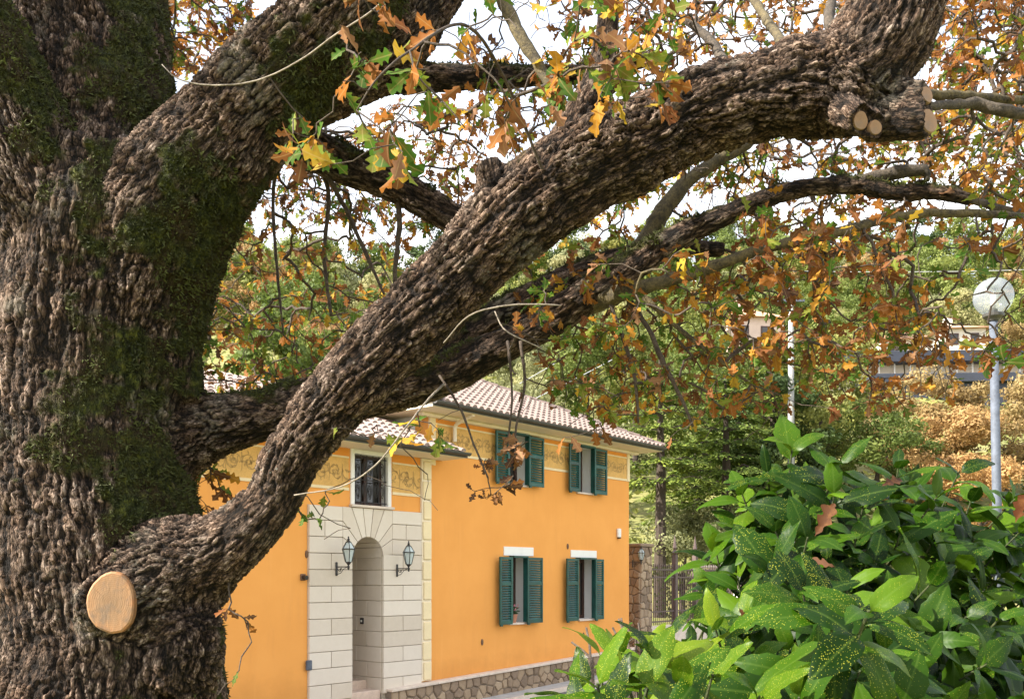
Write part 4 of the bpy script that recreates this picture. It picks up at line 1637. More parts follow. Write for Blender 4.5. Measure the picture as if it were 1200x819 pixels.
# hillside
cnt = 0
for Y0 in np.linspace(46, 172, 15):
    n = int(8 + Y0 * .075)
    for k in range(n):
        px = 180 + (1330 - 180) * (k + rnd.uniform(.1, .9)) / n
        Y = Y0 + rnd.uniform(-4.5, 4.5)
        if px > 1030 and Y < 60 or 55 < Y < 78 and px > 850:
            continue
        if 78 < Y < 100 and 830 < px < 1180 and Y < 94:
            continue
        key = rnd.choices(['green', 'olive', 'yellow', 'ochre', 'dark'], [3, 4, 3, 1.6, 1.2])[0]
        place_tree(key, (px - 600) / F * Y, Y, rnd.uniform(.8, 1.35) * (1 + (Y - 46) / 200))
        cnt += 1
# a low scrub layer over the hillside between the trees
g = np.random.default_rng(5)
N = 26000
Yr = g.uniform(36, 176, N)
px = g.uniform(150, 1300, N)
X = (px - 600) / F * Yr
Zg = ground_h(X, Yr)
s = (0.10 + Yr * .0026)[:, None]
p = np.stack([X, Yr, Zg + g.uniform(0, .5, N) + .3 * np.abs(fbm(np.stack([X, Yr, X * 0], -1) * .4, 9, 2))], -1)
nn = g.normal(size=(N, 3)) * .6 + np.array([0, -.3, .9]); nn /= np.linalg.norm(nn, axis=1, keepdims=True)
a = np.cross(nn, g.normal(size=(N, 3))); a /= np.linalg.norm(a, axis=1, keepdims=True)
b = np.cross(nn, a)
V = np.stack([p - a * s, p + b * s * .6, p + a * s, p - b * s * .6], 1).reshape(-1, 3)
tone = np.repeat(np.clip(.5 + .5 * fbm(np.stack([X, Yr, X * 0], -1) * .12, 4, 2) + g.normal(size=N) * .2, 0, 1), 4)
me = np_mesh('hillside_scrub', V, np.arange(4 * N).reshape(-1, 4), False, {'tone': ('FLOAT', tone)})
tag(link('hillside_scrub', me, M['fol_yellow']), 'low yellow green scrub covering the hillside', kind='stuff')

# nearer trees and shrubs behind the house and fence (each its own label)
for key, px, py, Y, s, lab in (
        ('green', 850, 480, 42, 1.25, 'leafy green tree behind the cedar, beside the white pole'),
        ('yellow', 965, 480, 38, 1.2, 'tall yellow green tree just behind the white pole'),
        ('green', 1030, 520, 37, .85, 'rounded green tree between white pole and ochre hedge'),
        ('dark', 905, 520, 36, 1.0, 'dark evergreen at the foot of the white pole'),
        ('green', 690, 440, 48, 1.0, 'green tree just above the tiled roof ridge'),
        ('olive', 640, 455, 50, .9, 'grey green tree peeking over the tiled roof'),
        ('yellow', 745, 455, 46, 1.0, 'yellowish tree beyond the roof corner'),
        ('ochre', 1070, 486, 44, 1.3, 'ochre shrub nearest the green trees in the hedge'),
        ('ochre', 1120, 500, 42, 1.35, 'ochre shrub in the middle of the hedge before the lamp'),
        ('ochre', 1180, 488, 43, 1.35, 'ochre shrub at the far end of the hedge behind the lamp'),
        ('ochre', 1240, 495, 43, 1.3, 'ochre shrub continuing the hedge past the lamp'),
        ('ochre', 1150, 560, 36, 1.0, 'low ochre shrub in front of the ochre hedge'),
        ('ochre', 1085, 560, 37, 1.0, 'low orange shrub below the dark slab building'),
        ('olive', 800, 640, 34, .8, 'pale green bush seen through the iron fence'),
        ('olive', 835, 620, 35, .9, 'pale green bush behind the fence beside the laurel')):
    c = P(px, py, Y)
    gh = float(ground_h(c.x, Y))
    t = place_tree(key, c.x, Y, s, lab, 'trees behind the house')
    hc = ARCH[key][0][0]
    t.location.z = c.z - 3.2 * s


def cedar(px, pyb, pyt, Y, spread, seed, label, name='cedar_tree', low=.28):
    """conifer of layered drooping boughs"""
    g = np.random.default_rng(seed)
    base, top = P(px, pyb, Y), P(px, pyt, Y)
    x, y = base.x, Y
    H = top.z - base.z
    t = thing(name, label, 'tree', (x, y, base.z), 0)
    mb = MB(); mb.tube([(0, 0, -1), (0.05, 0, H * .5), (0, 0, H)], [.24, .17, .03], 9)
    Q, T = [], []
    k = 0
    zz = low * H
    while zz < H * .99:
        f = (zz / H - low) / (1 - low)
        L = spread * (1 - f) ** .75 * g.uniform(.8, 1.15) + .25
        nb_ = 5
        for i in range(nb_):
            th = k * .7 + i * 2 * math.pi / nb_ + g.uniform(-.3, .3)
            LL = L * g.uniform(.7, 1.15)
            d = np.array([math.cos(th), math.sin(th), 0])
            sd = np.array([-math.sin(th), math.cos(th), 0])
            mb.tube([(0, 0, zz), tuple(d * LL * .5 + np.array([0, 0, zz + .10 * LL])), tuple(d * LL + np.array([0, 0, zz - .08 * LL]))], [.05, .03, .01], 4)
            n = int(290 * (LL / spread + .15))
            s_ = np.sqrt(g.uniform(.03, 1, n))
            w_ = g.normal(size=n) * .24 * LL * (1.1 - s_ * .6)
            z_ = zz + .10 * LL * np.sin(s_ * 2.6) - .12 * LL * s_ ** 2 - np.abs(w_) * .22 + g.normal(size=n) * .035
            p = d[None] * (s_ * LL)[:, None] + sd[None] * w_[:, None]
            p[:, 2] = z_
            dr_ = d[None] * .8 + sd[None] * (np.sign(w_) * g.uniform(.2, 1.2, n))[:, None] + np.array([0, 0, -.45]) + g.normal(size=(n, 3)) * .22
            dr_ /= np.linalg.norm(dr_, axis=1, keepdims=True)
            up = np.array([0, 0, 1.0]) + g.normal(size=(n, 3)) * .22
            sv = np.cross(dr_, up); sv /= np.linalg.norm(sv, axis=1, keepdims=True)
            ln_ = g.uniform(.08, .19, n)[:, None]
            wd_ = ln_ * .30
            Q.append(np.stack([p, p + dr_ * ln_ * .5 + sv * wd_, p + dr_ * ln_, p + dr_ * ln_ * .5 - sv * wd_], 1).reshape(-1, 3))
            T.append(np.repeat(np.clip(.30 + .45 * s_ + g.normal(size=n) * .18, 0, 1), 4))
        k += 1
        zz += H * .070 * (1.15 - .4 * f)
    mb.build('trunk', M['trunk_far'], t)
    V = np.concatenate(Q)
    me = np_mesh('crown', V, np.arange(len(V)).reshape(-1, 4), False, {'tone': ('FLOAT', np.concatenate(T))})
    link('crown', me, M['fol_cedar'], t)
    return t


cedar(773, 690, 420, 33, 2.3, 3, 'layered cedar with bare lower trunk behind the gate pillar', low=.46)
cedar(850, 680, 440, 34.5, 2.2, 8, 'dark layered cedar behind the iron fence', low=.36)
cedar(905, 690, 400, 37, 2.4, 12, 'taller cedar nearest the white pole', low=.25)
cedar(815, 690, 505, 38, 2.0, 21, 'smaller cedar in the gap between two cedars', low=.45)

# ivy behind the fence
g = np.random.default_rng(15)
N = 2600
uu = g.uniform(0.0, FL, N); zz = fz0 + (fz1 - fz0) * g.uniform(-.1, 1.0, N) ; yy = .12 + g.uniform(0, .5, N)
keep = fbm(np.stack([uu * 1.3, zz * 1.3, uu * 0], -1), 6, 2) > -.05
uu, zz, yy = uu[keep], zz[keep], yy[keep]; N = len(uu)
p = np.stack([uu, yy, zz], -1)
nn = g.normal(size=(N, 3)) + np.array([0, -1.2, .4]); nn /= np.linalg.norm(nn, axis=1, keepdims=True)
a = np.cross(nn, g.normal(size=(N, 3))); a /= np.linalg.norm(a, axis=1, keepdims=True); b = np.cross(nn, a)
V = np.stack([p - a * .06, p + b * .04, p + a * .06, p - b * .04], 1).reshape(-1, 3)
me = np_mesh('ivy', V, np.arange(4 * N).reshape(-1, 4), False, {'tone': ('FLOAT', np.repeat(g.uniform(.1, .9, N), 4))})
iv = link('ivy', me, M['fol_green'])
iv.location = fence.location; iv.rotation_euler = fence.rotation_euler
tag(iv, 'green creeper growing behind the iron railing', 'creeper', kind='stuff')

# ------------------------------------------------------------------ THE OAK
oak_base = P(120, 1028, 5.0)
oak = thing('oak_tree', 'massive mossy oak with sawn branch scar and brown autumn leaves', 'tree', (oak_base.x, oak_base.y, 0))
OB = np.array(oak.location)


def catmull(ctrl, step=0.05):
    """ctrl rows (px,py,Y,rpx) -> dense samples (x,y,z,r) in the oak's frame"""
    q = []
    for (px, py, Y, r) in ctrl:
        p = P(px, py, Y)
        q.append([p.x - OB[0], p.y - OB[1], p.z - OB[2], r * Y / F])
    q = np.array(q)
    q = np.vstack([2 * q[0] - q[1], q, 2 * q[-1] - q[-2]])
    q[0, 3], q[-1, 3] = q[1, 3], q[-2, 3]
    out = []
    for i in range(1, len(q) - 2):
        p0, p1, p2, p3 = q[i - 1], q[i], q[i + 1], q[i + 2]
        n = max(2, int(np.linalg.norm(p2[:3] - p1[:3]) / step))
        for k in range(n):
            t = k / n
            out.append(.5 * ((2 * p1) + (-p0 + p2) * t + (2 * p0 - 5 * p1 + 4 * p2 - p3) * t ** 2 + (-p0 + 3 * p1 - 3 * p2 + p3) * t ** 3))
    out.append(q[-2])
    return np.array(out)


LIMBS = {
    'trunk': [(118, 1035, 5.0, 200), (120, 980, 5.0, 172), (124, 900, 5.0, 150), (125, 819, 5.0, 137), (128, 740, 5.0, 124), (116, 650, 5.0, 120),
              (107, 560, 5.0, 111), (103, 450, 5.0, 105), (107, 350, 5.0, 106), (117, 280, 5.0, 104), (128, 215, 5.05, 92)],
    'left': [(95, 360, 4.95, 75), (58, 250, 4.82, 68), (14, 150, 4.75, 62), (-32, 40, 4.7, 57), (-85, -90, 4.7, 52), (-120, -170, 4.75, 46)],
    'centre': [(122, 270, 5.1, 88), (118, 150, 5.25, 84), (110, 40, 5.4, 82), (106, -80, 5.5, 76), (103, -160, 5.6, 72)],
    'right': [(140, 470, 5.0, 74), (158, 350, 4.97, 82), (203, 240, 4.85, 76), (270, 154, 4.75, 66), (358, 62, 4.65, 59), (425, -30, 4.6, 56), (475, -130, 4.6, 55)],
    'rightb': [(300, 130, 4.85, 45), (385, 85, 4.9, 46), (455, 45, 4.95, 42), (505, -10, 5.0, 38), (570, -110, 5.1, 32)],
    'main': [(120, 735, 4.9, 95), (205, 672, 4.72, 68), (264, 640, 4.62, 43), (317, 592, 4.55, 34), (342, 538, 4.5, 35), (380, 485, 4.46, 38), (430, 430, 4.42, 40),
             (488, 371, 4.4, 43), (544, 313, 4.38, 47), (606, 253, 4.36, 51), (675, 206, 4.34, 51), (740, 176, 4.32, 49), (800, 143, 4.3, 48),
             (855, 122, 4.28, 47), (905, 107, 4.26, 46), (960, 99, 4.24, 52), (1008, 80, 4.22, 60), (1038, 35, 4.2, 56), (1056, -20, 4.2, 50), (1075, -110, 4.2, 45), (1090, -260, 4.3, 38)],
    'mainlump': [(985, 105, 4.2, 48), (1020, 130, 4.2, 30), (1045, 138, 4.18, 22)],
    'low': [(180, 520, 5.1, 58.8), (240, 502, 5.15, 38.6), (300, 487, 5.15, 30.2), (380, 470, 5.1, 27.7), (450, 460, 5.05, 26.9), (520, 440, 5.0, 22.7), (580, 411, 4.95, 21.0), (640, 379, 4.9, 20.2),
            (690, 346, 4.85, 20.2), (740, 314, 4.8, 17.6), (785, 285, 4.8, 15.1), (830, 262, 4.75, 12.6), (880, 239, 4.7, 11.3), (935, 222, 4.7, 10.5), (1000, 217, 4.7, 10.5), (1045, 225, 4.68, 10.1), (1095, 226, 4.66, 9.2), (1140, 235, 4.64, 8.4)],
    'lowb': [(470, 448, 5.2, 21.8), (540, 398, 5.25, 18.5), (600, 362, 5.25, 18.5), (660, 332, 5.25, 17.6), (720, 306, 5.25, 14.3), (790, 291, 5.3, 10.9), (850, 293, 5.3, 9.2)],
    'dark': [(270, 130, 5.1, 40), (330, 160, 5.3, 27), (400, 192, 5.45, 22), (460, 216, 5.5, 21), (520, 250, 5.5, 19), (575, 285, 5.5, 16)],
    'darkb': [(360, 105, 5.2, 38), (430, 92, 5.25, 22), (510, 92, 5.3, 15), (610, 90, 5.35, 12), (690, 86, 5.4, 10), (760, 70, 5.5, 9)],
    'stub': [(590, 245, 4.36, 34), (578, 212, 4.34, 22), (572, 188, 4.33, 16)],
    'upright': [(662, 195, 4.36, 34), (684, 140, 4.34, 25), (700, 100, 4.33, 19), (709, 55, 4.33, 14), (714, -10, 4.33, 12), (722, -120, 4.4, 9)],
    'cut_a': [(975, 120, 4.18, 20), (1008, 141, 3.965, 16)],
    'cut_b': [(1008, 138, 4.16, 17), (1025.5, 149, 3.975, 14)],
    'cut_c': [(1020, 138, 4.18, 26), (1050, 141, 4.12, 23), (1090, 142, 4.04, 20)],
    'cut_d': [(1040, 112, 4.18, 20), (1088, 111, 4.03, 15.5)],
    'burl': [(205, 790, 4.72, 52), (222, 752, 4.66, 44), (215, 720, 4.66, 40)],
    'rootlump': [(60, 900, 4.7, 90), (110, 800, 4.7, 70), (140, 760, 4.66, 40)],
    'shoulder': [(190, 330, 4.98, 40), (212, 400, 5.0, 16), (215, 470, 5.02, 22)],
    'collar': [(127, 706, 4.62, 34), (129, 706, 4.45, 36)],
}
SAMP = {}
tmp = MB()
for nm, ctrl in LIMBS.items():
    S_ = catmull(ctrl)
    SAMP[nm] = S_
    rad = list(S_[:, 3]) if nm != 'collar' else [r * 1.0 for r in S_[:, 3]]
    tmp.tube([Vector(p[:3]) for p in S_], rad, 20)
me = bpy.data.meshes.new('tmp')
me.from_pydata(tmp.v, [], tmp.f)
to = bpy.data.objects.new('tmp', me)
COL.objects.link(to)
md = to.modifiers.new('r', 'REMESH'); md.mode = 'VOXEL'; md.voxel_size = 0.0088
dg = bpy.context.evaluated_depsgraph_get()
ev = to.evaluated_get(dg)
em = ev.to_mesh()
n = len(em.vertices)
V = np.empty(n * 3, np.float32); em.vertices.foreach_get('co', V); V = V.reshape(-1, 3).astype(np.float64)
nl = len(em.loops)
LI = np.empty(nl, np.int32); em.loops.foreach_get('vertex_index', LI)
LT = np.empty(len(em.polygons), np.int32); em.polygons.foreach_get('loop_total', LT)
E = np.empty(len(em.edges) * 2, np.int32); em.edges.foreach_get('vertices', E); E = E.reshape(-1, 2)
ev.to_mesh_clear()
bpy.data.objects.remove(to); bpy.data.meshes.remove(me)
assert (LT == 4).all()
QF = LI.reshape(-1, 4)
deg = np.bincount(E.ravel(), minlength=n).astype(np.float64)


def smooth(V, it, f=.6):
    for _ in range(it):
        A = np.stack([np.bincount(E[:, 0], V[E[:, 1], k], n) + np.bincount(E[:, 1], V[E[:, 0], k], n) for k in range(3)], -1) / deg[:, None]
        V = V + (A - V) * f
    return V


def vnormals(V):
    fn = np.cross(V[QF[:, 2]] - V[QF[:, 0]], V[QF[:, 3]] - V[QF[:, 1]])
    N_ = np.stack([np.bincount(QF.ravel(), np.repeat(fn[:, k], 4), n) for k in range(3)], -1)
    return N_ / (np.linalg.norm(N_, axis=1, keepdims=True) + 1e-12)


V = smooth(V, 22)
# low lumps
Nn = vnormals(V)
# nearest skeleton sample (radius-normalised), local bark coordinates
CT, TT, NNs, BB, SS, RR_, ID = [], [], [], [], [], [], []
for li, (nm, S_) in enumerate(SAMP.items()):
    P3 = S_[:, :3]
    T_ = np.gradient(P3, axis=0); T_ /= np.linalg.norm(T_, axis=1, keepdims=True) + 1e-12
    s_ = np.concatenate([[0], np.cumsum(np.linalg.norm(np.diff(P3, axis=0), axis=1))])
    a = np.cross(T_[0], [0.3, 1, .2]); a /= np.linalg.norm(a)
    fr_ = []
    for t_ in T_:
        a = a - t_ * a.dot(t_); a /= np.linalg.norm(a)
        fr_.append(a)
    fr_ = np.array(fr_)
    CT.append(P3); TT.append(T_); NNs.append(fr_); BB.append(np.cross(T_, fr_)); SS.append(s_ + li * 7.0); RR_.append(S_[:, 3]); ID.append(np.full(len(s_), li))
CT, TT, NNs, BB, SS, RR_, ID = map(np.concatenate, (CT, TT, NNs, BB, SS, RR_, ID))
names = list(SAMP)
near = np.empty(n, np.int64)
pen = np.where(np.isin(ID, [names.index(k) for k in ('burl', 'rootlump', 'shoulder', 'collar')]), 1.3, 1.0)
for c0 in range(0, n, 20000):
    d = V[c0:c0 + 20000, None, :] - CT[None]
    dd = np.einsum('ijk,ijk->ij', d, d)
    near[c0:c0 + 20000] = np.argmin(np.sqrt(dd) / RR_[None] * pen[None], 1)
d = V - CT[near]
lx = np.einsum('ij,ij->i', d, NNs[near]); ly = np.einsum('ij,ij->i', d, BB[near]); lz = SS[near] + np.einsum('ij,ij->i', d, TT[near])
r_ = RR_[near]
cellw = np.clip(r_ * .12, .017, .040)
limb = ID[near]
cw = np.where(limb == 0, .0195, .0145)
bk = np.stack([lx / cw, ly / cw, lz / (cw * 4.4)], -1)
wob = np.stack([fbm(V * 7, 31, 4), fbm(V * 7, 41, 4), fbm(V * 7, 51, 4)], -1)
wob2 = np.stack([fbm(V * 30, 32, 2), fbm(V * 30, 42, 2), fbm(V * 30, 52, 2)], -1)
bk = bk + wob * np.array([.95, .95, .55]) + wob2 * np.array([.30, .30, .22])
b1 = np.clip(np.abs(vn(bk * np.array([.62, .62, .55]), 3)) * 3.4, 0, 1)
b2 = np.clip(np.abs(vn(bk * np.array([1.15, 1.15, 1.1]) + 9.1, 4)) * 4.2, 0, 1)
b3 = np.clip(np.abs(vn(bk * np.array([1.5, 1.5, 3.6]) + 3.3, 6)) * 5.0, 0, 1)
b0 = np.clip(np.abs(vn(bk * np.array([.26, .26, .16]) + 4.7, 12) + .25 * vn(bk * .7, 15)) * 4.0, 0, 1)
f1, f2, cid = cells(bk * np.array([.9, .9, 1.7]), 5)
ridge = (.45 + .55 * b0) * b1 ** .7 * (.45 + .55 * b2 ** .8) * (.70 + .30 * b3) * (.72 + .42 * cid)
ridge = np.clip(ridge * 1.12 + .26 * fbm(V * 50, 77, 2) - .03, 0, 1)
amp = np.clip(r_ * .15, .004, .028)
big = fbm(V * 2.6, 61, 3) * np.clip(r_ * .16, .004, .05)
knob = np.where((limb == names.index('main')) | (limb == names.index('mainlump')), fbm(V * 9, 71, 2) * .020 * sstep(1.5, 2.6, V[:, 0] + .3) + fbm(V * 7, 72, 2) * .006, 0)
fr2 = fbm(V * 60, 81, 2) * .003
# moss
up = Nn[:, 2]
east = Nn[:, 0] * .9 - Nn[:, 1] * .12
ms = fbm(V * 3.3, 91, 4) * 1.15 + fbm(V * 14, 93, 3) * .75
istr = np.isin(limb, [names.index(k) for k in ('trunk', 'left', 'centre', 'right', 'shoulder', 'burl', 'rootlump', 'collar')])
mosst = ms + east * .95 + up * .25 - .54 - .55 * sstep(1.9, 1.1, V[:, 2]) + .25 * sstep(2.0, 3.2, V[:, 2])
mossl = ms * .9 + up * .8 - 1.0
isl = np.isin(limb, [names.index(k) for k in ('low', 'lowb', 'dark', 'darkb', 'rightb')])
mossl = np.where(isl, mossl + .45, mossl)
moss = sstep(-.1, .32, np.where(istr, mosst, mossl))
ridge_c = ridge
disp = (ridge - .55) * amp * (.75 + .5 * sstep(-.4, .4, fbm(V * 3, 19, 2))) * (1 - .3 * moss) + big + knob + fr2 + moss * (.006 + .016 * fbm(V * 24, 95, 3))
V2 = V + Nn * disp[:, None]
CUTS = [(130, 706, 4.40, .108, .146, (.10, -1, .02)), (1008.5, 141.5, 3.995, .037, .039, (.35, -1, -.15)), (1026, 149.5, 4.005, .030, .031, (.25, -1, -.1)),
        (1089, 142, 4.06, .050, .053, (.55, -1, .05)), (1086, 111, 4.05, .036, .038, (.5, -1, .15))]
for (px, py, Y, rx, rz, nrm) in CUTS:            # level the wood where the saw went through
    c = np.array(P(px, py, Y)) - OB
    nv = np.array(Vector(nrm).normalized())
    dv = V2 - c
    h = dv @ nv
    lat = np.linalg.norm(dv - h[:, None] * nv, axis=1)
    m_ = (lat < max(rx, rz) * 1.45) & (h > -.0) & (h < .25)
    V2[m_] -= nv[None] * h[m_][:, None]
me = np_mesh('trunk', V2, QF, True, {'bk': ('FLOAT_VECTOR', bk), 'ridge': ('FLOAT', ridge_c), 'moss': ('FLOAT', moss)})
link('trunk', me, M['bark'], oak)
OAKN = n

# moss tufts
N2 = vnormals(V2)
g = np.random.default_rng(23)
cand = np.where((moss > .55) & (N2[:, 1] < .35) & (V2[:, 2] > .5) & (V2[:, 2] < 5.2))[0]
sel = g.choice(cand, min(42000, len(cand)), replace=False)
p = V2[sel] + g.normal(size=(len(sel), 3)) * .004
nn = N2[sel] + g.normal(size=(len(sel), 3)) * .55 + np.array([0, 0, -.15]); nn /= np.linalg.norm(nn, axis=1, keepdims=True)
a = np.cross(nn, g.normal(size=(len(sel), 3))); a /= np.linalg.norm(a, axis=1, keepdims=True)
ln_ = (g.uniform(.006, .028, len(sel)) * (1 + .8 * fbm(V2[sel] * 14, 97, 2)))[:, None]
T3 = np.stack([p - a * ln_ * .22, p + a * ln_ * .22, p + nn * ln_], 1).reshape(-1, 3)
me = np_mesh('moss', T3, np.arange(len(T3)).reshape(-1, 3))
tag(link('moss', me, M['moss'], oak), kind='stuff')


# sawn faces
def sawn(px, py, Y, rx, rz, nrm, body=None, bodyr=None):
    c = P(px, py, Y) - Vector(OB)
    mb = MB()
    V_, Fc_ = [], []
    nseg = 28
    rings = (0.0, .35, .7, .93, 1.0)
    jit = [1 + .035 * math.sin(3 * t * 2 * math.pi / nseg + px) + rnd.uniform(-.015, .015) for t in range(nseg)]
    V_.append((0, -.003, 0))
    for r in rings[1:]:
        for k in range(nseg):
            th = 2 * math.pi * k / nseg
            V_.append((rx * r * jit[k] * math.cos(th), (.004 if r == 1.0 else -.003), rz * r * jit[k] * math.sin(th)))
    for k in range(nseg):
        Fc_.append((0, 1 + k, 1 + (k + 1) % nseg))
        for j in range(3):
            a0 = 1 + j * nseg
            Fc_.append((a0 + k, a0 + nseg + k, a0 + nseg + (k + 1) % nseg, a0 + (k + 1) % nseg))
    base = 1 + 3 * nseg
    b2 = len(V_)
    for k in range(nseg):
        th = 2 * math.pi * k / nseg
        V_.append((rx * 1.0 * jit[k] * math.cos(th), .05, rz * 1.0 * jit[k] * math.sin(th)))
    for k in range(nseg):
        Fc_.append((base + k, b2 + k, b2 + (k + 1) % nseg, base + (k + 1) % nseg))
    o = mesh_obj('sawn_face', V_, Fc_, M['cut'], oak)
    o.location = c
    o.rotation_euler = Vector(nrm).normalized().to_track_quat('-Y', 'Z').to_euler()
    return o


for k, (px, py, Y, rx, rz, nrm) in enumerate(CUTS):
    o = sawn(px, py, Y - .006, rx, rz, nrm)
    o['label'] = ['large pale oval saw cut low on the trunk', 'sawn end above the smallest cut', 'smallest sawn end', 'widest sawn end at the tip', 'sawn end at the top'][k]


# traced secondary branches: each its own part
def branch(ctrl, mat='branch', name='branch', sides=8, wob=.12):
    S_ = catmull(ctrl, .035)
    g = np.random.default_rng(int(abs(ctrl[0][0] * 7 + ctrl[0][1])))
    rr = S_[:, 3] * (1 + wob * (g.uniform(-1, 1, len(S_))))
    pj = S_[:, :3] + g.normal(size=(len(S_), 3)) * (S_[:, 3] * .10)[:, None]
    mb = MB(); mb.tube([Vector(p) for p in pj], list(rr), sides)
    mb.build(name, M[mat], oak, smooth=True)
    SAMP['b%d' % len(SAMP)] = S_
    return S_


branch([(1110, 229, 4.65, 3.4), (1140, 235, 4.64, 4.6), (1190, 248, 4.6, 4.2), (1290, 262, 4.6, 3.0)])
branch([(1005, 216, 4.7, 9), (1040, 204, 4.68, 8), (1082, 200, 4.66, 6.5), (1086, 212, 4.66, 3)])
branch([(672, 366, 4.95, 7), (700, 352, 4.85, 13), (760, 335, 4.6, 9), (830, 314, 4.55, 7.5), (900, 290, 4.5, 6.5), (980, 272, 4.5, 6), (1060, 253, 4.5, 5.5), (1130, 250, 4.45, 5), (1240, 256, 4.4, 4)], 'branch_gold')
branch([(745, 300, 4.9, 12), (765, 268, 4.9, 11), (790, 228, 4.95, 9), (825, 198, 5.0, 8), (880, 165, 5.1, 6), (930, 110, 5.2, 5)], 'branch_gold')
branch([(585, -10, 4.6, 8), (605, 35, 4.55, 8), (632, 78, 4.5, 7), (652, 120, 4.45, 6), (668, 168, 4.4, 6)], 'branch_gold')
branch([(800, 20, 5.2, 4), (830, 45, 5.1, 5), (850, 75, 4.9, 6), (865, 95, 4.5, 7)], 'branch')
branch([(870, -20, 5.0, 5), (893, 15, 4.8, 5), (917, 52, 4.5, 6), (925, 75, 4.35, 8)], 'branch_gold')
branch([(975, 0, 4.6, 6), (972, 25, 4.45, 7), (985, 50, 4.35, 9)], 'branch')
branch([(1080, 110, 4.5, 6), (1130, 112, 4.6, 5), (1200, 118, 4.7, 4.5), (1280, 112, 4.8, 3)], 'branch_gold')
branch([(1076, 125, 4.4, 5), (1140, 122, 4.6, 6), (1175, 130, 4.6, 7), (1260, 140, 4.6, 5)], 'branch')
branch([(370, 180, 5.4, 3.12), (385, 230, 5.5, 2.60), (380, 300, 5.5, 2.34), (388, 370, 5.5, 1.82)], 'twig')
branch([(375, 190, 5.4, 3.12), (405, 245, 5.5, 2.60), (430, 300, 5.5, 2.34), (450, 345, 5.5, 1.56)], 'twig')
branch([(465, 215, 5.5, 3.64), (468, 260, 5.5, 3.12), (463, 320, 5.5, 2.60), (466, 380, 5.5, 1.56)], 'twig')
branch([(330, 165, 5.5, 2.60), (320, 230, 5.7, 2.08), (325, 320, 5.7, 1.82), (332, 390, 5.7, 1.30)], 'twig')
branch([(725, 335, 4.8, 3.64), (760, 385, 4.7, 3.12), (775, 420, 4.65, 3.12), (800, 470, 4.6, 2.08), (812, 500, 4.6, 1.56)], 'twig')
branch([(735, 330, 4.8, 4.16), (790, 380, 4.7, 3.12), (840, 420, 4.6, 2.60), (880, 450, 4.6, 1.82)], 'branch_gold')
branch([(705, 330, 4.8, 2.60), (735, 410, 4.7, 2.60), (745, 450, 4.65, 2.08), (748, 496, 4.65, 1.30)], 'twig')
branch([(610, 400, 4.8, 2.08), (615, 450, 4.7, 1.66), (605, 500, 4.65, 1.30), (603, 540, 4.6, 1.04)], 'twig')
branch([(595, 400, 4.8, 2.08), (598, 430, 4.7, 1.56), (600, 470, 4.65, 1.30), (595, 520, 4.6, 1.04)], 'twig')
branch([(515, 440, 4.7, 1.4), (540, 480, 4.6, 1.4), (555, 520, 4.55, 1.3), (572, 560, 4.5, 1.1)], 'twig')
branch([(190, 76, 4.25, 0.62), (208, 92, 4.2, 0.83), (245, 100, 4.15, 0.94), (300, 95, 4.05, 1.04), (350, 72, 3.9, 1.04), (392, 42, 3.75, 1.14), (440, 10, 3.6, 1.25), (480, -30, 3.6, 1.30)], 'twig_pale', 'dry_stem', 5, .04)
branch([(520, 402, 4.2, 0.83), (550, 370, 4.1, 1.04), (595, 358, 4.05, 1.04), (640, 357, 4.05, 1.04), (658, 358, 4.05, 0.73)], 'twig_pale', 'dry_stem', 5, .04)
branch([(580, 365, 4.1, 0.83), (590, 385, 4.05, 0.94), (612, 398, 4.0, 0.83), (635, 408, 4.0, 0.73)], 'twig_pale', 'dry_stem', 5, .04)
branch([(745, 345, 4.2, 1.56), (752, 320, 4.15, 1.66), (775, 316, 4.1, 1.56), (785, 322, 4.1, 1.30)], 'branch_gold', 'branch', 5, .04)
branch([(345, 580, 4.1, 0.83), (400, 570, 3.9, 0.94), (440, 545, 3.8, 1.04), (470, 508, 3.8, 1.14), (500, 470, 4.0, 1.25), (520, 450, 4.6, 1.56)], 'twig_pale', 'dry_stem', 5, .04)
branch([(640, 210, 4.2, 2.08), (590, 90, 3.9, 2.08), (545, 30, 3.4, 1.82), (480, 60, 3.1, 1.46), (440, 95, 3.05, 1.04), (418, 130, 3.05, 0.78)], 'twig', 'branch', 6)
branch([(480, 60, 3.1, 1.35), (490, 90, 3.05, 1.14), (520, 120, 3.0, 0.94), (545, 150, 3.0, 0.73)], 'twig', 'branch', 6)

# ---- foliage: attractors, twig growth, leaves
PAL = {
    'brown': (.150, .062, .020), 'orange': (.30, .115, .024), 'tan': (.28, .145, .075), 'rust': (.19, .068, .022), 'umber': (.085, .042, .026),
    'yellow': (.46, .30, .030), 'gold': (.42, .20, .022), 'green': (.060, .135, .016), 'lime': (.17, .22, .026),
}
MIXB = dict(brown=4, orange=4, tan=2.6, rust=3.4, umber=1.6, yellow=1, gold=2, green=2.2, lime=1.6)
MIXM = dict(brown=2.8, orange=3.2, tan=2.0, rust=2.0, umber=1.0, yellow=2.4, gold=2.8, green=4.8, lime=4)
MIXG = dict(brown=1.6, orange=2.4, tan=2.0, rust=1.4, umber=.4, yellow=1.8, gold=1.8, green=4.6, lime=2.6)
MIXR = dict(brown=3.4, orange=5, tan=2, rust=4, umber=1, yellow=1.4, gold=3, green=2.6, lime=2.2)
MIXD = dict(brown=3, orange=.3, tan=1, rust=2, umber=5)
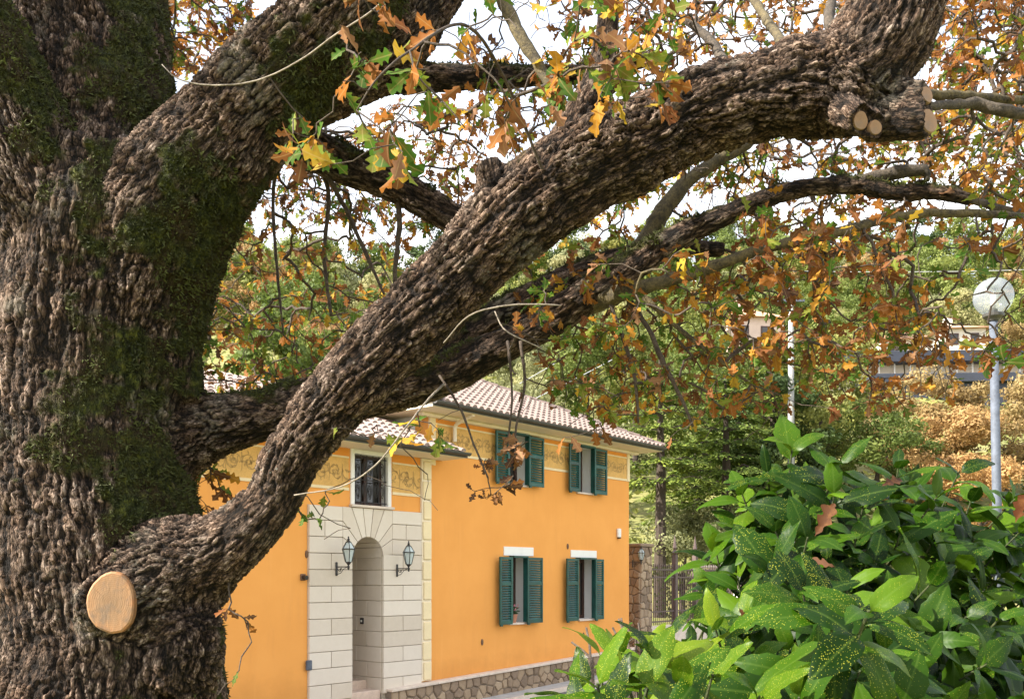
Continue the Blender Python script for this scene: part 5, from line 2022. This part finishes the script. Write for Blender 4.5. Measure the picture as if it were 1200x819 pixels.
REG = [  # x0,x1,y0,y1,Y0,Y1,n,mix,leaf scale, leaves per twig
    (395, 660, -25, 180, 2.8, 3.8, 27, MIXG, .95, (2, 5)),
    (385, 470, 150, 200, 2.8, 3.4, 5, MIXG, 1.00, (2, 5)),
    (330, 420, 130, 195, 3.6, 4.2, 8, MIXG, 1.00, (3, 5)),
    (640, 800, -20, 130, 3.4, 5.5, 89, MIXM, 0.90, (3, 5)),
    (560, 720, 60, 200, 4.6, 6.5, 121, MIXM, 0.63, (3, 6)),
    (720, 1000, -25, 70, 5.0, 7.5, 189, MIXB, 0.62, (3, 5)),
    (1085, 1215, -30, 120, 4.4, 7.5, 254, MIXR, 0.67, (3, 6)),
    (1090, 1215, 120, 235, 4.4, 7.5, 152, MIXM, 0.67, (3, 6)),
    (1010, 1110, 150, 215, 4.8, 6.5, 86, MIXM, 0.63, (3, 5)),
    (800, 1010, 170, 260, 5.0, 7.0, 169, MIXM, 0.62, (2, 5)),
    (870, 1060, 235, 330, 3.9, 5.6, 124, MIXR, 0.67, (3, 6)),
    (1040, 1210, 250, 420, 4.2, 6.0, 90, MIXM, 0.67, (3, 5)),
    (820, 1060, 310, 420, 4.0, 6.0, 155, MIXR, 0.67, (3, 6)),
    (960, 1120, 370, 480, 4.2, 5.6, 73, MIXR, 0.67, (3, 5)),
    (600, 840, 290, 400, 4.1, 5.6, 108, MIXM, 0.63, (3, 6)),
    (640, 870, 380, 490, 4.4, 6.0, 141, MIXM, 0.63, (3, 6)),
    (860, 960, 400, 480, 4.5, 6.0, 54, MIXM, 0.63, (2, 5)),
    (665, 800, 185, 285, 5.0, 7.5, 85, MIXM, .68, (3, 6)),
    (330, 560, 175, 300, 5.4, 7.5, 70, MIXM, .68, (3, 6)),
    (225, 560, 120, 260, 5.8, 8.5, 405, MIXB, 0.63, (3, 6)),
    (215, 470, 240, 380, 5.8, 8.5, 169, MIXM, 0.63, (3, 6)),
    (215, 420, 370, 460, 5.0, 7.0, 127, MIXM, 0.67, (3, 6)),
    (185, 300, -30, 85, 5.8, 7.5, 202, MIXR, 0.67, (4, 6)),
    (225, 290, 545, 600, 5.2, 5.6, 11, MIXM, 0.90, (3, 5)),
    (345, 390, 560, 650, 4.7, 5.0, 6, dict(green=2, lime=2, yellow=1), 0.80, (2, 4)),
    (588, 612, 515, 575, 4.4, 4.7, 7, dict(tan=3, orange=1, brown=3, umber=2), 0.80, (3, 5)),
    (553, 580, 530, 585, 4.3, 4.6, 7, MIXD, 0.62, (3, 5)),
    (470, 520, 478, 520, 3.6, 4.2, 5, dict(green=3, lime=1, gold=1, yellow=2), 1.00, (2, 4)),
    (255, 300, 700, 730, 4.4, 4.6, 2, MIXD, 0.70, (2, 3)),
    (1150, 1215, 380, 450, 4.0, 5.0, 8, MIXM, 1.00, (3, 5)),
    (-800, -250, -720, -330, 3.4, 4.9, 85, MIXM, 1.25, (5, 8)),  # unseen leaves outside the frame, added to shade the upper trunk
    (-350, 1500, -520, -60, 3.5, 8.5, 150, MIXM, 1.15, (4, 7)),  # unseen crown overhead, added for its dappled shade
]
BARE = [(540, 1000, -10, 200, 4.8, 6.5, 330), (800, 1210, 120, 270, 4.6, 6.0, 260), (600, 900, 330, 520, 4.4, 5.4, 130), (1060, 1210, 0, 240, 4.6, 6.5, 110),
        (220, 560, 140, 400, 5.6, 7.0, 250), (900, 1200, 260, 420, 4.2, 5.2, 100), (395, 620, 0, 180, 2.9, 3.6, 14), (350, 520, 490, 640, 4.2, 5.0, 14), (250, 300, 680, 819, 4.3, 4.5, 4)]
att = []
for (x0, x1, y0, y1, Y0, Y1, nn_, mx, ls, lf) in REG:
    for k in range(nn_):
        px, py = rnd.uniform(x0, x1), rnd.uniform(y0, y1)
        if abs(px - 1158) < 36 and 312 < py < 395 and rnd.random() < .85:
            py -= 95
        att.append((P(px, py, rnd.uniform(Y0, Y1)), mx, ls, rnd.randint(*lf)))
for (x0, x1, y0, y1, Y0, Y1, nn_) in BARE:
    for k in range(nn_):
        att.append((P(rnd.uniform(x0, x1), rnd.uniform(y0, y1), rnd.uniform(Y0, Y1)), None, 0, 0))
skipn = {'cut_a', 'cut_b', 'cut_c', 'cut_d', 'trunk', 'burl', 'rootlump', 'shoulder', 'collar', 'mainlump'}
nodes = np.concatenate([S_[::2, :3] for k, S_ in SAMP.items() if k not in skipn])
n0 = len(nodes)
CAP = n0 + 40000
NODE = np.zeros((CAP, 3)); NODE[:n0] = nodes
PAR = np.full(CAP, -1)
nn_ = n0
AP = np.array([np.array(a[0]) - OB for a in att])
dist0 = np.array([np.min(np.linalg.norm(nodes - p, axis=1)) for p in AP])
order = np.argsort(dist0)
tips, chains = [], []
for oi in order:
    p = AP[oi]
    d = NODE[:nn_] - p
    dd = np.sqrt((d * d).sum(1))
    cost = dd + .35 * np.clip(-d[:, 2], 0, None)
    j = int(np.argmin(cost))
    a = NODE[j]
    L = float(dd[j])
    k = max(3, min(14, int(L / .06)))
    base_dir = a - NODE[PAR[j]] if PAR[j] >= 0 else (p - a)
    base_dir = base_dir / (np.linalg.norm(base_dir) + 1e-9)
    mid = (a + p) / 2 + base_dir * L * .10 + NR.normal(size=3) * L * .12 + np.array([0, 0, .10 * L])
    prev = j
    ch = [j]
    for q in range(1, k + 1):
        t_ = q / k
        b = (1 - t_) ** 2 * a + 2 * t_ * (1 - t_) * mid + t_ ** 2 * p
        if q < k:
            b = b + NR.normal(size=3) * min(.014, L * .05)
        NODE[nn_] = b; PAR[nn_] = prev
        prev = nn_; ch.append(nn_); nn_ += 1
    chains.append(ch)
    tips.append((oi, prev))
cntd = np.zeros(nn_)
for oi, tnode in tips:
    cntd[tnode] += 1
for q in range(nn_ - 1, n0 - 1, -1):
    if PAR[q] >= 0:
        cntd[PAR[q]] += cntd[q]
rad_ = np.minimum(.0020 * np.maximum(cntd, 1) ** .42, .010)
tw = MB()
for ch in chains:
    pts = [Vector(NODE[c]) for c in ch]
    rr = [min(rad_[c], rad_[ch[1]]) for c in ch]
    tw.tube(pts, rr, 4, cap=False)
o = tw.build('twigs', M['twig'], oak, smooth=True)
o['kind'] = 'stuff'


def oak_leaf_template(seed):
    g = random.Random(seed)
    ph = g.uniform(-.5, .5)
    wm = g.uniform(.21, .30)
    st = []
    for i in range(19):
        t = i / 18
        if t < .1:
            st.append((t, .012 + .05 * t))
        else:
            e = wm * max(0, math.sin(math.pi * min(1, (t * .93) ** 1.25))) ** .8
            st.append((t, max(.012, e * (.74 + .30 * math.sin(2 * math.pi * (3.3 * t + ph))))))
    st[-1] = (1.0, .02)
    V_, uv = [], []
    curl = g.uniform(-.7, 1.1)
    fold = g.uniform(.05, .6)
    tw_ = g.uniform(-.9, .9)
    for (t, w_) in st:
        wl, wr = w_ * g.uniform(.8, 1.2), w_ * g.uniform(.8, 1.2)
        z = -curl * t * t * .6
        y = t * (1 - .12 * abs(curl))
        ta = tw_ * t
        for sx, x in ((-1, -wl), (0, 0), (1, wr)):
            zz = z + abs(x) * fold + math.sin(t * 9 + sx) * .012 * abs(sx)
            V_.append((x * math.cos(ta) - (zz - z) * math.sin(ta), y + (.05 * (abs(x) / .27) if sx else 0), z + (zz - z) * math.cos(ta) + x * math.sin(ta)))
            uv.append((x, t, 0))
    Fc = []
    for i in range(len(st) - 1):
        for s_ in (0, 1):
            a = i * 3 + s_
            Fc.append((a, a + 1, a + 4, a + 3))
    return np.array(V_), np.array(Fc), np.array(uv)


TPL = [oak_leaf_template(s) for s in range(14)]
leaves = []     # (origin, dir, normal, length, template, colour name)
for oi, tnode in tips:
    (pos, mx, ls, nlf) = att[oi]
    if nlf == 0:
        if rnd.random() < .3:
            nlf, mx, ls = 1, MIXB, .9
        else:
            continue
    p = NODE[tnode]
    pd = p - NODE[PAR[tnode]]; pd /= np.linalg.norm(pd) + 1e-9
    main = rnd.choices(list(mx), list(mx.values()))[0]
    for k in range(nlf):
        cn = main if rnd.random() < .55 else rnd.choices(list(mx), list(mx.values()))[0]
        d = pd * .6 + NR.normal(size=3) * .75 + np.array([0, 0, -.45])
        d /= np.linalg.norm(d)
        nr = NR.normal(size=3) * .8 + np.array([-.2, -.35, .55])
        nr = nr - d * nr.dot(d); nr /= np.linalg.norm(nr)
        L = rnd.uniform(.075, .135) * ls * (.8 if cn in ('umber',) else 1)
        leaves.append((p - pd * rnd.uniform(0, .05), d, nr, L, rnd.randrange(14), cn))


def leaf_matrix(o, d, nr, L):
    x = np.cross(d, nr)
    m_ = np.eye(4)
    m_[:3, 0] = x * L; m_[:3, 1] = d * L; m_[:3, 2] = nr * L; m_[:3, 3] = o
    return m_


def shown(o, L):
    """apparent size in the photo, zero outside the frame"""
    w_ = o + OB
    if w_[1] < .3:
        return 0
    px = 600 + w_[0] / w_[1] * F; py = HOR - (w_[2] - EYE) / w_[1] * F
    if not (-5 < px < 1205 and -5 < py < 824):
        return 0
    return L / w_[1]


ranked = sorted(range(len(leaves)), key=lambda i: -shown(leaves[i][0], leaves[i][3]))
single = set(ranked[:300])
meshes = {}


def tinted(base, g):
    return np.clip(np.array(base) * g.uniform(.78, 1.22), 0, 1)


for i in ranked[:300]:
    o_, d, nr, L, tp, cn = leaves[i]
    key = (tp % 7, cn)
    if key not in meshes:
        Vt, Ft, uvt = TPL[key[0]]
        lc = np.ones((len(Vt), 4)); lc[:, :3] = tinted(PAL[cn], NR)
        mm_ = np_mesh('leaf', Vt, Ft, True, {'lc': ('FLOAT_COLOR', lc), 'luv': ('FLOAT_VECTOR', uvt * np.array([1, 1, 1]) + np.array([0, 0, len(meshes) * 1.7]))})
        mm_.materials.append(M['oak_leaf'])
        meshes[key] = mm_
    ob = link('leaf', meshes[key], None, oak)
    ob.matrix_local = Matrix(leaf_matrix(o_, d, nr, L).tolist())
VV, FF, LC, LU = [], [], [], []
off = 0
for i, (o_, d, nr, L, tp, cn) in enumerate(leaves):
    if i in single:
        continue
    Vt, Ft, uvt = TPL[tp]
    m_ = leaf_matrix(o_, d, nr, L)
    VV.append(Vt @ m_[:3, :3].T + m_[:3, 3]); FF.append(Ft + off); off += len(Vt)
    lc = np.ones((len(Vt), 4)); lc[:, :3] = tinted(PAL[cn], NR)
    LC.append(lc); LU.append(uvt + np.array([0, 0, rnd.uniform(0, 50)]))
me = np_mesh('leaves', np.concatenate(VV), np.concatenate(FF), True, {'lc': ('FLOAT_COLOR', np.concatenate(LC)), 'luv': ('FLOAT_VECTOR', np.concatenate(LU))})
tag(link('leaves', me, M['oak_leaf'], oak), kind='stuff')
print('oak verts', OAKN, 'leaves', len(leaves), 'nodes', nn_, 'hill trees', cnt)

# ------------------------------------------------------------------ spotted laurel shrubs
def laurel_template(seed):
    g = random.Random(seed)
    st = 13
    V_, uv = [], []
    arch = g.uniform(.2, 1.25); fold = g.uniform(.12, .5); wv = g.uniform(0, 6)
    wmax = g.uniform(.165, .225)
    for i in range(st):
        t = i / (st - 1)
        w_ = wmax * (math.sin(math.pi * min(1, t ** .82)) ** .85) if 0 < t < 1 else .004
        if t < .09:
            w_ = .012
        tooth = 1 + (.13 if (i % 2 and .45 < t < .95) else 0)
        th = arch * (t - .15)
        y = math.sin(th + .0001) / max(arch, .1) + .15
        z = -(1 - math.cos(th)) / max(arch, .1)
        for sx in (-1, -.5, 0, .5, 1):
            x = sx * w_ * tooth
            zz = z + abs(sx) * w_ * fold - (abs(sx) ** 3) * w_ * .35 + .022 * math.sin(wv + t * 9 + sx * 2) * abs(sx)
            V_.append((x, y, zz)); uv.append((x, t, 0))
    Fc = []
    for i in range(st - 1):
        for s_ in range(4):
            a = i * 5 + s_
            Fc.append((a, a + 1, a + 6, a + 5))
    return np.array(V_), np.array(Fc), np.array(uv)


LT_ = [laurel_template(s) for s in range(10)]
LG = [(.014, .044, .002), (.023, .063, .0025), (.038, .088, .003), (.066, .130, .005), (.0075, .026, .002)]


def laurel(name, label, base, shoots, bright, maxsingle, seed, LG=LG):
    t = thing(name, label, 'shrub', base)
    g = random.Random(seed); gn = np.random.default_rng(seed)
    B = np.array(base, float)
    lv = []
    stems = MB()
    for (c, ax, npair, L, sp) in shoots:
        c = np.array(c) - B
        ax = np.array(ax, float); ax /= np.linalg.norm(ax)
        e1 = np.cross(ax, [0.3, .8, .5]); e1 /= np.linalg.norm(e1)
        e2 = np.cross(ax, e1)
        root = np.array([c[0] * .35, c[1] * .35 + .0, 0])
        mid = c - ax * .35
        mid[2] = max(mid[2], .1)
        stems.tube([Vector(root), Vector(root * .5 + mid * .5 + np.array([0, 0, .1])), Vector(mid), Vector(c - ax * .05), Vector(c)], [.007, .0055, .004, .0032, .0026], 5)
        a0 = g.uniform(0, 6.28)
        for k in range(npair):
            lev = k / max(1, npair - 1)                       # 0 = tip, 1 = lowest pair
            for q in (0, 1):
                az = a0 + k * 1.5 + q * math.pi + g.uniform(-.25, .25)
                el = R(40 + 66 * lev + g.uniform(-15, 15))      # angle away from the axis
                d = ax * math.cos(el) + (e1 * math.cos(az) + e2 * math.sin(az)) * math.sin(el)
                d = d + np.array([0, 0, -.34 * lev])
                d /= np.linalg.norm(d)
                nr = ax * math.sin(el) - (e1 * math.cos(az) + e2 * math.sin(az)) * math.cos(el)
                nr = nr + gn.normal(size=3) * .2
                nr = nr - d * nr.dot(d); nr /= np.linalg.norm(nr)
                o_ = c - ax * (.012 + .11 * lev)
                LL = L * g.uniform(.8, 1.15) * (.62 + .38 * min(1, lev * 2.2))
                ci = g.choices(range(5), [3, 5, 3.4 * bright, 1.7 * bright, 4])[0]
                lv.append((o_, d, nr, LL, g.randrange(10), ci, sp * g.uniform(.5, 1.3)))
    stems.build('stems', M['laurel_stem'], t)

    def sz(x):
        w_ = x[0] + B
        px = 600 + w_[0] / w_[1] * F; py = HOR - (w_[2] - EYE) / w_[1] * F
        return x[3] / w_[1] if (-20 < px < 1220 and -20 < py < 850) else 0
    rk = sorted(range(len(lv)), key=lambda i: -sz(lv[i]))
    sing = set(rk[:maxsingle])
    ms_ = {}
    for i in rk[:maxsingle]:
        o_, d, nr, L, tp, ci, sp = lv[i]
        sp_ = [.35, .8, 1.3][0 if sp < .6 else 1 if sp < 1.05 else 2]
        key = (tp, ci, sp_)
        if key not in ms_:
            Vt, Ft, uvt = LT_[tp]
            lc = np.ones((len(Vt), 4)); lc[:, :3] = np.array(LG[ci]) * g.uniform(.9, 1.1)
            mm_ = np_mesh('leaf', Vt, Ft, True, {'lc': ('FLOAT_COLOR', lc), 'luv': ('FLOAT_VECTOR', uvt + np.array([0, 0, len(ms_) * 1.37])), 'spot': ('FLOAT', np.full(len(Vt), sp_))})
            mm_.materials.append(M['laurel'])
            ms_[key] = mm_
        ob = link('leaf', ms_[key], None, t)
        ob.matrix_local = Matrix(leaf_matrix(o_, d, nr, L).tolist())
    VV, FF, LC, LU, SP = [], [], [], [], []
    off = 0
    for i, (o_, d, nr, L, tp, ci, sp) in enumerate(lv):
        if i in sing:
            continue
        Vt, Ft, uvt = LT_[tp]
        m_ = leaf_matrix(o_, d, nr, L)
        VV.append(Vt @ m_[:3, :3].T + m_[:3, 3]); FF.append(Ft + off); off += len(Vt)
        lc = np.ones((len(Vt), 4)); lc[:, :3] = np.array(LG[ci]) * g.uniform(.85, 1.15)
        LC.append(lc); LU.append(uvt + np.array([0, 0, g.uniform(0, 40)])); SP.append(np.full(len(Vt), sp))
    if VV:
        me = np_mesh('leaves', np.concatenate(VV), np.concatenate(FF), True, {'lc': ('FLOAT_COLOR', np.concatenate(LC)), 'luv': ('FLOAT_VECTOR', np.concatenate(LU)), 'spot': ('FLOAT', np.concatenate(SP))})
        tag(link('leaves', me, M['laurel'], t), kind='stuff')
    print(name, len(lv))
    return t


def outline(px):
    xs = [800, 835, 862, 905, 950, 985, 1040, 1100, 1160, 1230]
    ys = [760, 655, 575, 512, 508, 520, 532, 545, 555, 560]
    return float(np.interp(px, xs, ys))


g = random.Random(11)
sh = []
pts2 = []
tries = 0
while len(pts2) < 84 and tries < 6000:
    tries += 1
    px, py = g.uniform(800, 1240), g.uniform(500, 900)
    if py < outline(px) or (px < 860 and py > 760):
        continue
    if any((px - a) ** 2 + (py - b) ** 2 < 36 ** 2 for a, b in pts2):
        continue
    pts2.append((px, py))
    top = (py - outline(px)) / 300
    Y = 3.0 - .95 * min(1, top) + .35 * abs(px - 1010) / 250 + g.uniform(-.12, .12)
    ax = ((px - 1010) / 260 * .5 + g.uniform(-.25, .25), -.35 - .5 * min(1, top) + g.uniform(-.2, .2), .75 - .3 * min(1, top))
    sh.append((P(px, py, Y), ax, g.choice([4, 4, 5]), g.uniform(.17, .235), .9))
for k in range(90):
    px, py = g.uniform(810, 1240), g.uniform(540, 900)
    if py < outline(px) + 25:
        continue
    Y = 3.5 - .9 * min(1, (py - outline(px)) / 300) + g.uniform(0, .4)
    sh.append((P(px, py, Y), (g.uniform(-.5, .5), -.3, .7), 4, g.uniform(.17, .23), .6))
# the big shoot in the middle of the bush
sh.append((P(1018, 715, 1.72), (-.05, -.75, .62), 5, .19, 1.2))
sh.append((P(975, 700, 1.85), (-.2, -.6, .7), 4, .18, 1.2))
lb = P(1030, 900, 2.9)
laurel('laurel_shrub', 'large dark green laurel shrub with yellow speckled glossy leaves', (lb.x, lb.y, 0), sh, 1.0, 300, 4)
sh = []
for (px, py, Y, L, ax, npair) in ((706, 766, 2.0, .165, (0, -.15, 1), 2), (735, 790, 1.75, .19, (.15, -.35, 1), 3), (768, 775, 1.65, .20, (.25, -.3, 1), 3), (750, 800, 1.6, .20, (-.1, -.4, .9), 3),
                             (686, 800, 1.9, .17, (-.5, -.3, .8), 3), (800, 800, 1.6, .20, (.3, -.5, .8), 3), (835, 790, 1.8, .19, (.1, -.5, .8), 3), (715, 830, 1.6, .18, (-.3, -.4, .8), 3),
                             (785, 835, 1.55, .19, (.1, -.5, .9), 3), (880, 770, 2.3, .18, (.0, -.5, .8), 4), (850, 750, 2.5, .17, (-.1, -.4, .8), 3), (820, 765, 2.3, .18, (-.1, -.3, .9), 3),
                             (890, 815, 1.9, .19, (0, -.5, .8), 3), (790, 770, 2.4, .15, (-.2, -.3, .9), 3), (680, 850, 1.7, .17, (-.3, -.4, .8), 3), (850, 850, 1.7, .18, (0, -.5, .8), 3), (838, 735, 2.3, .19, (-.3, -.5, .7), 4), (780, 745, 2.1, .17, (-.2, -.4, .8), 3), (725, 765, 1.9, .17, (-.3, -.3, .9), 3),
                             (760, 755, 2.2, .16, (.0, -.3, 1), 3), (700, 800, 1.7, .18, (-.2, -.4, .9), 3), (668, 812, 1.8, .17, (-.5, -.3, .8), 3), (870, 720, 2.5, .19, (-.1, -.5, .7), 4)):
    sh.append((P(px, py, Y), ax, npair, L, 2.1))
lb = P(800, 900, 2.1)
front = laurel('laurel_shrub', 'smaller sunlit laurel shrub with yellow leaves and pruned stems', (lb.x, lb.y, 0), sh, 2.2, 300, 9, [(.018, .055, .002), (.036, .088, .003), (.066, .128, .005), (.115, .175, .007), (.010, .032, .002)])  # yellower variety, with sunlight also put into its brighter leaf greens
for (a, b) in (((670, 752, 2.3), (694, 772, 2.25)), ((687, 735, 2.3), (692, 775, 2.25)), ((725, 725, 2.4), (742, 775, 2.3)), ((728, 724, 2.4), (737, 800, 2.3)), ((718, 735, 2.4), (733, 770, 2.35)),
               ((733, 735, 2.45), (757, 765, 2.4)), ((722, 760, 2.4), (745, 745, 2.4)), ((748, 730, 2.5), (752, 770, 2.4))):
    p, q = P(*a) - front.location, P(*b) - front.location
    r = Vector((q.x * .75, q.y * .9, .5))
    mb = MB(); mb.tube([p, p.lerp(q, .5) + Vector((.003, 0, 0)), q, r], [.0028, .0032, .0035, .004], 5)
    mb.build('pruned_stem', M['twig'], front)

# dry leaves caught on the shrub
for (px, py, Y, L, cn, rot, lab) in ((955, 628, 2.25, .085, 'brown', .5, 'large rust brown oak leaf lying on the dark laurel'),
                                     (978, 664, 2.1, .06, 'tan', -1.2, 'pale pinkish dry leaf in the middle of the laurel'),
                                     (1190, 612, 2.4, .07, 'rust', .2, 'orange dry leaf hanging by the lamp post'),
                                     (866, 712, 2.4, .065, 'brown', 2.6, 'narrow rusty leaf below the blue and white board'),
                                     (1033, 570, 2.8, .07, 'umber', 1.0, 'brown curled leaf near the top of the laurel')):
    Vt, Ft, uvt = TPL[int(px) % 14]
    lc = np.ones((len(Vt), 4)); lc[:, :3] = np.array(PAL[cn]) * np.array([.42, .36, .34])
    me = np_mesh('dry_leaf', Vt, Ft, True, {'lc': ('FLOAT_COLOR', lc), 'luv': ('FLOAT_VECTOR', uvt + px)})
    ob = link('dry_leaf', me, M['dry_leaf'])
    d = np.array([math.sin(rot), -.2, math.cos(rot)]); d /= np.linalg.norm(d)
    nr = np.array([-.2, -.8, .4]); nr = nr - d * nr.dot(d); nr /= np.linalg.norm(nr)
    ob.matrix_world = Matrix(leaf_matrix(np.array(P(px, py, Y - .1)), d, nr, L).tolist())
    tag(ob, lab, 'dry leaf', 'dry leaves caught on the laurel')
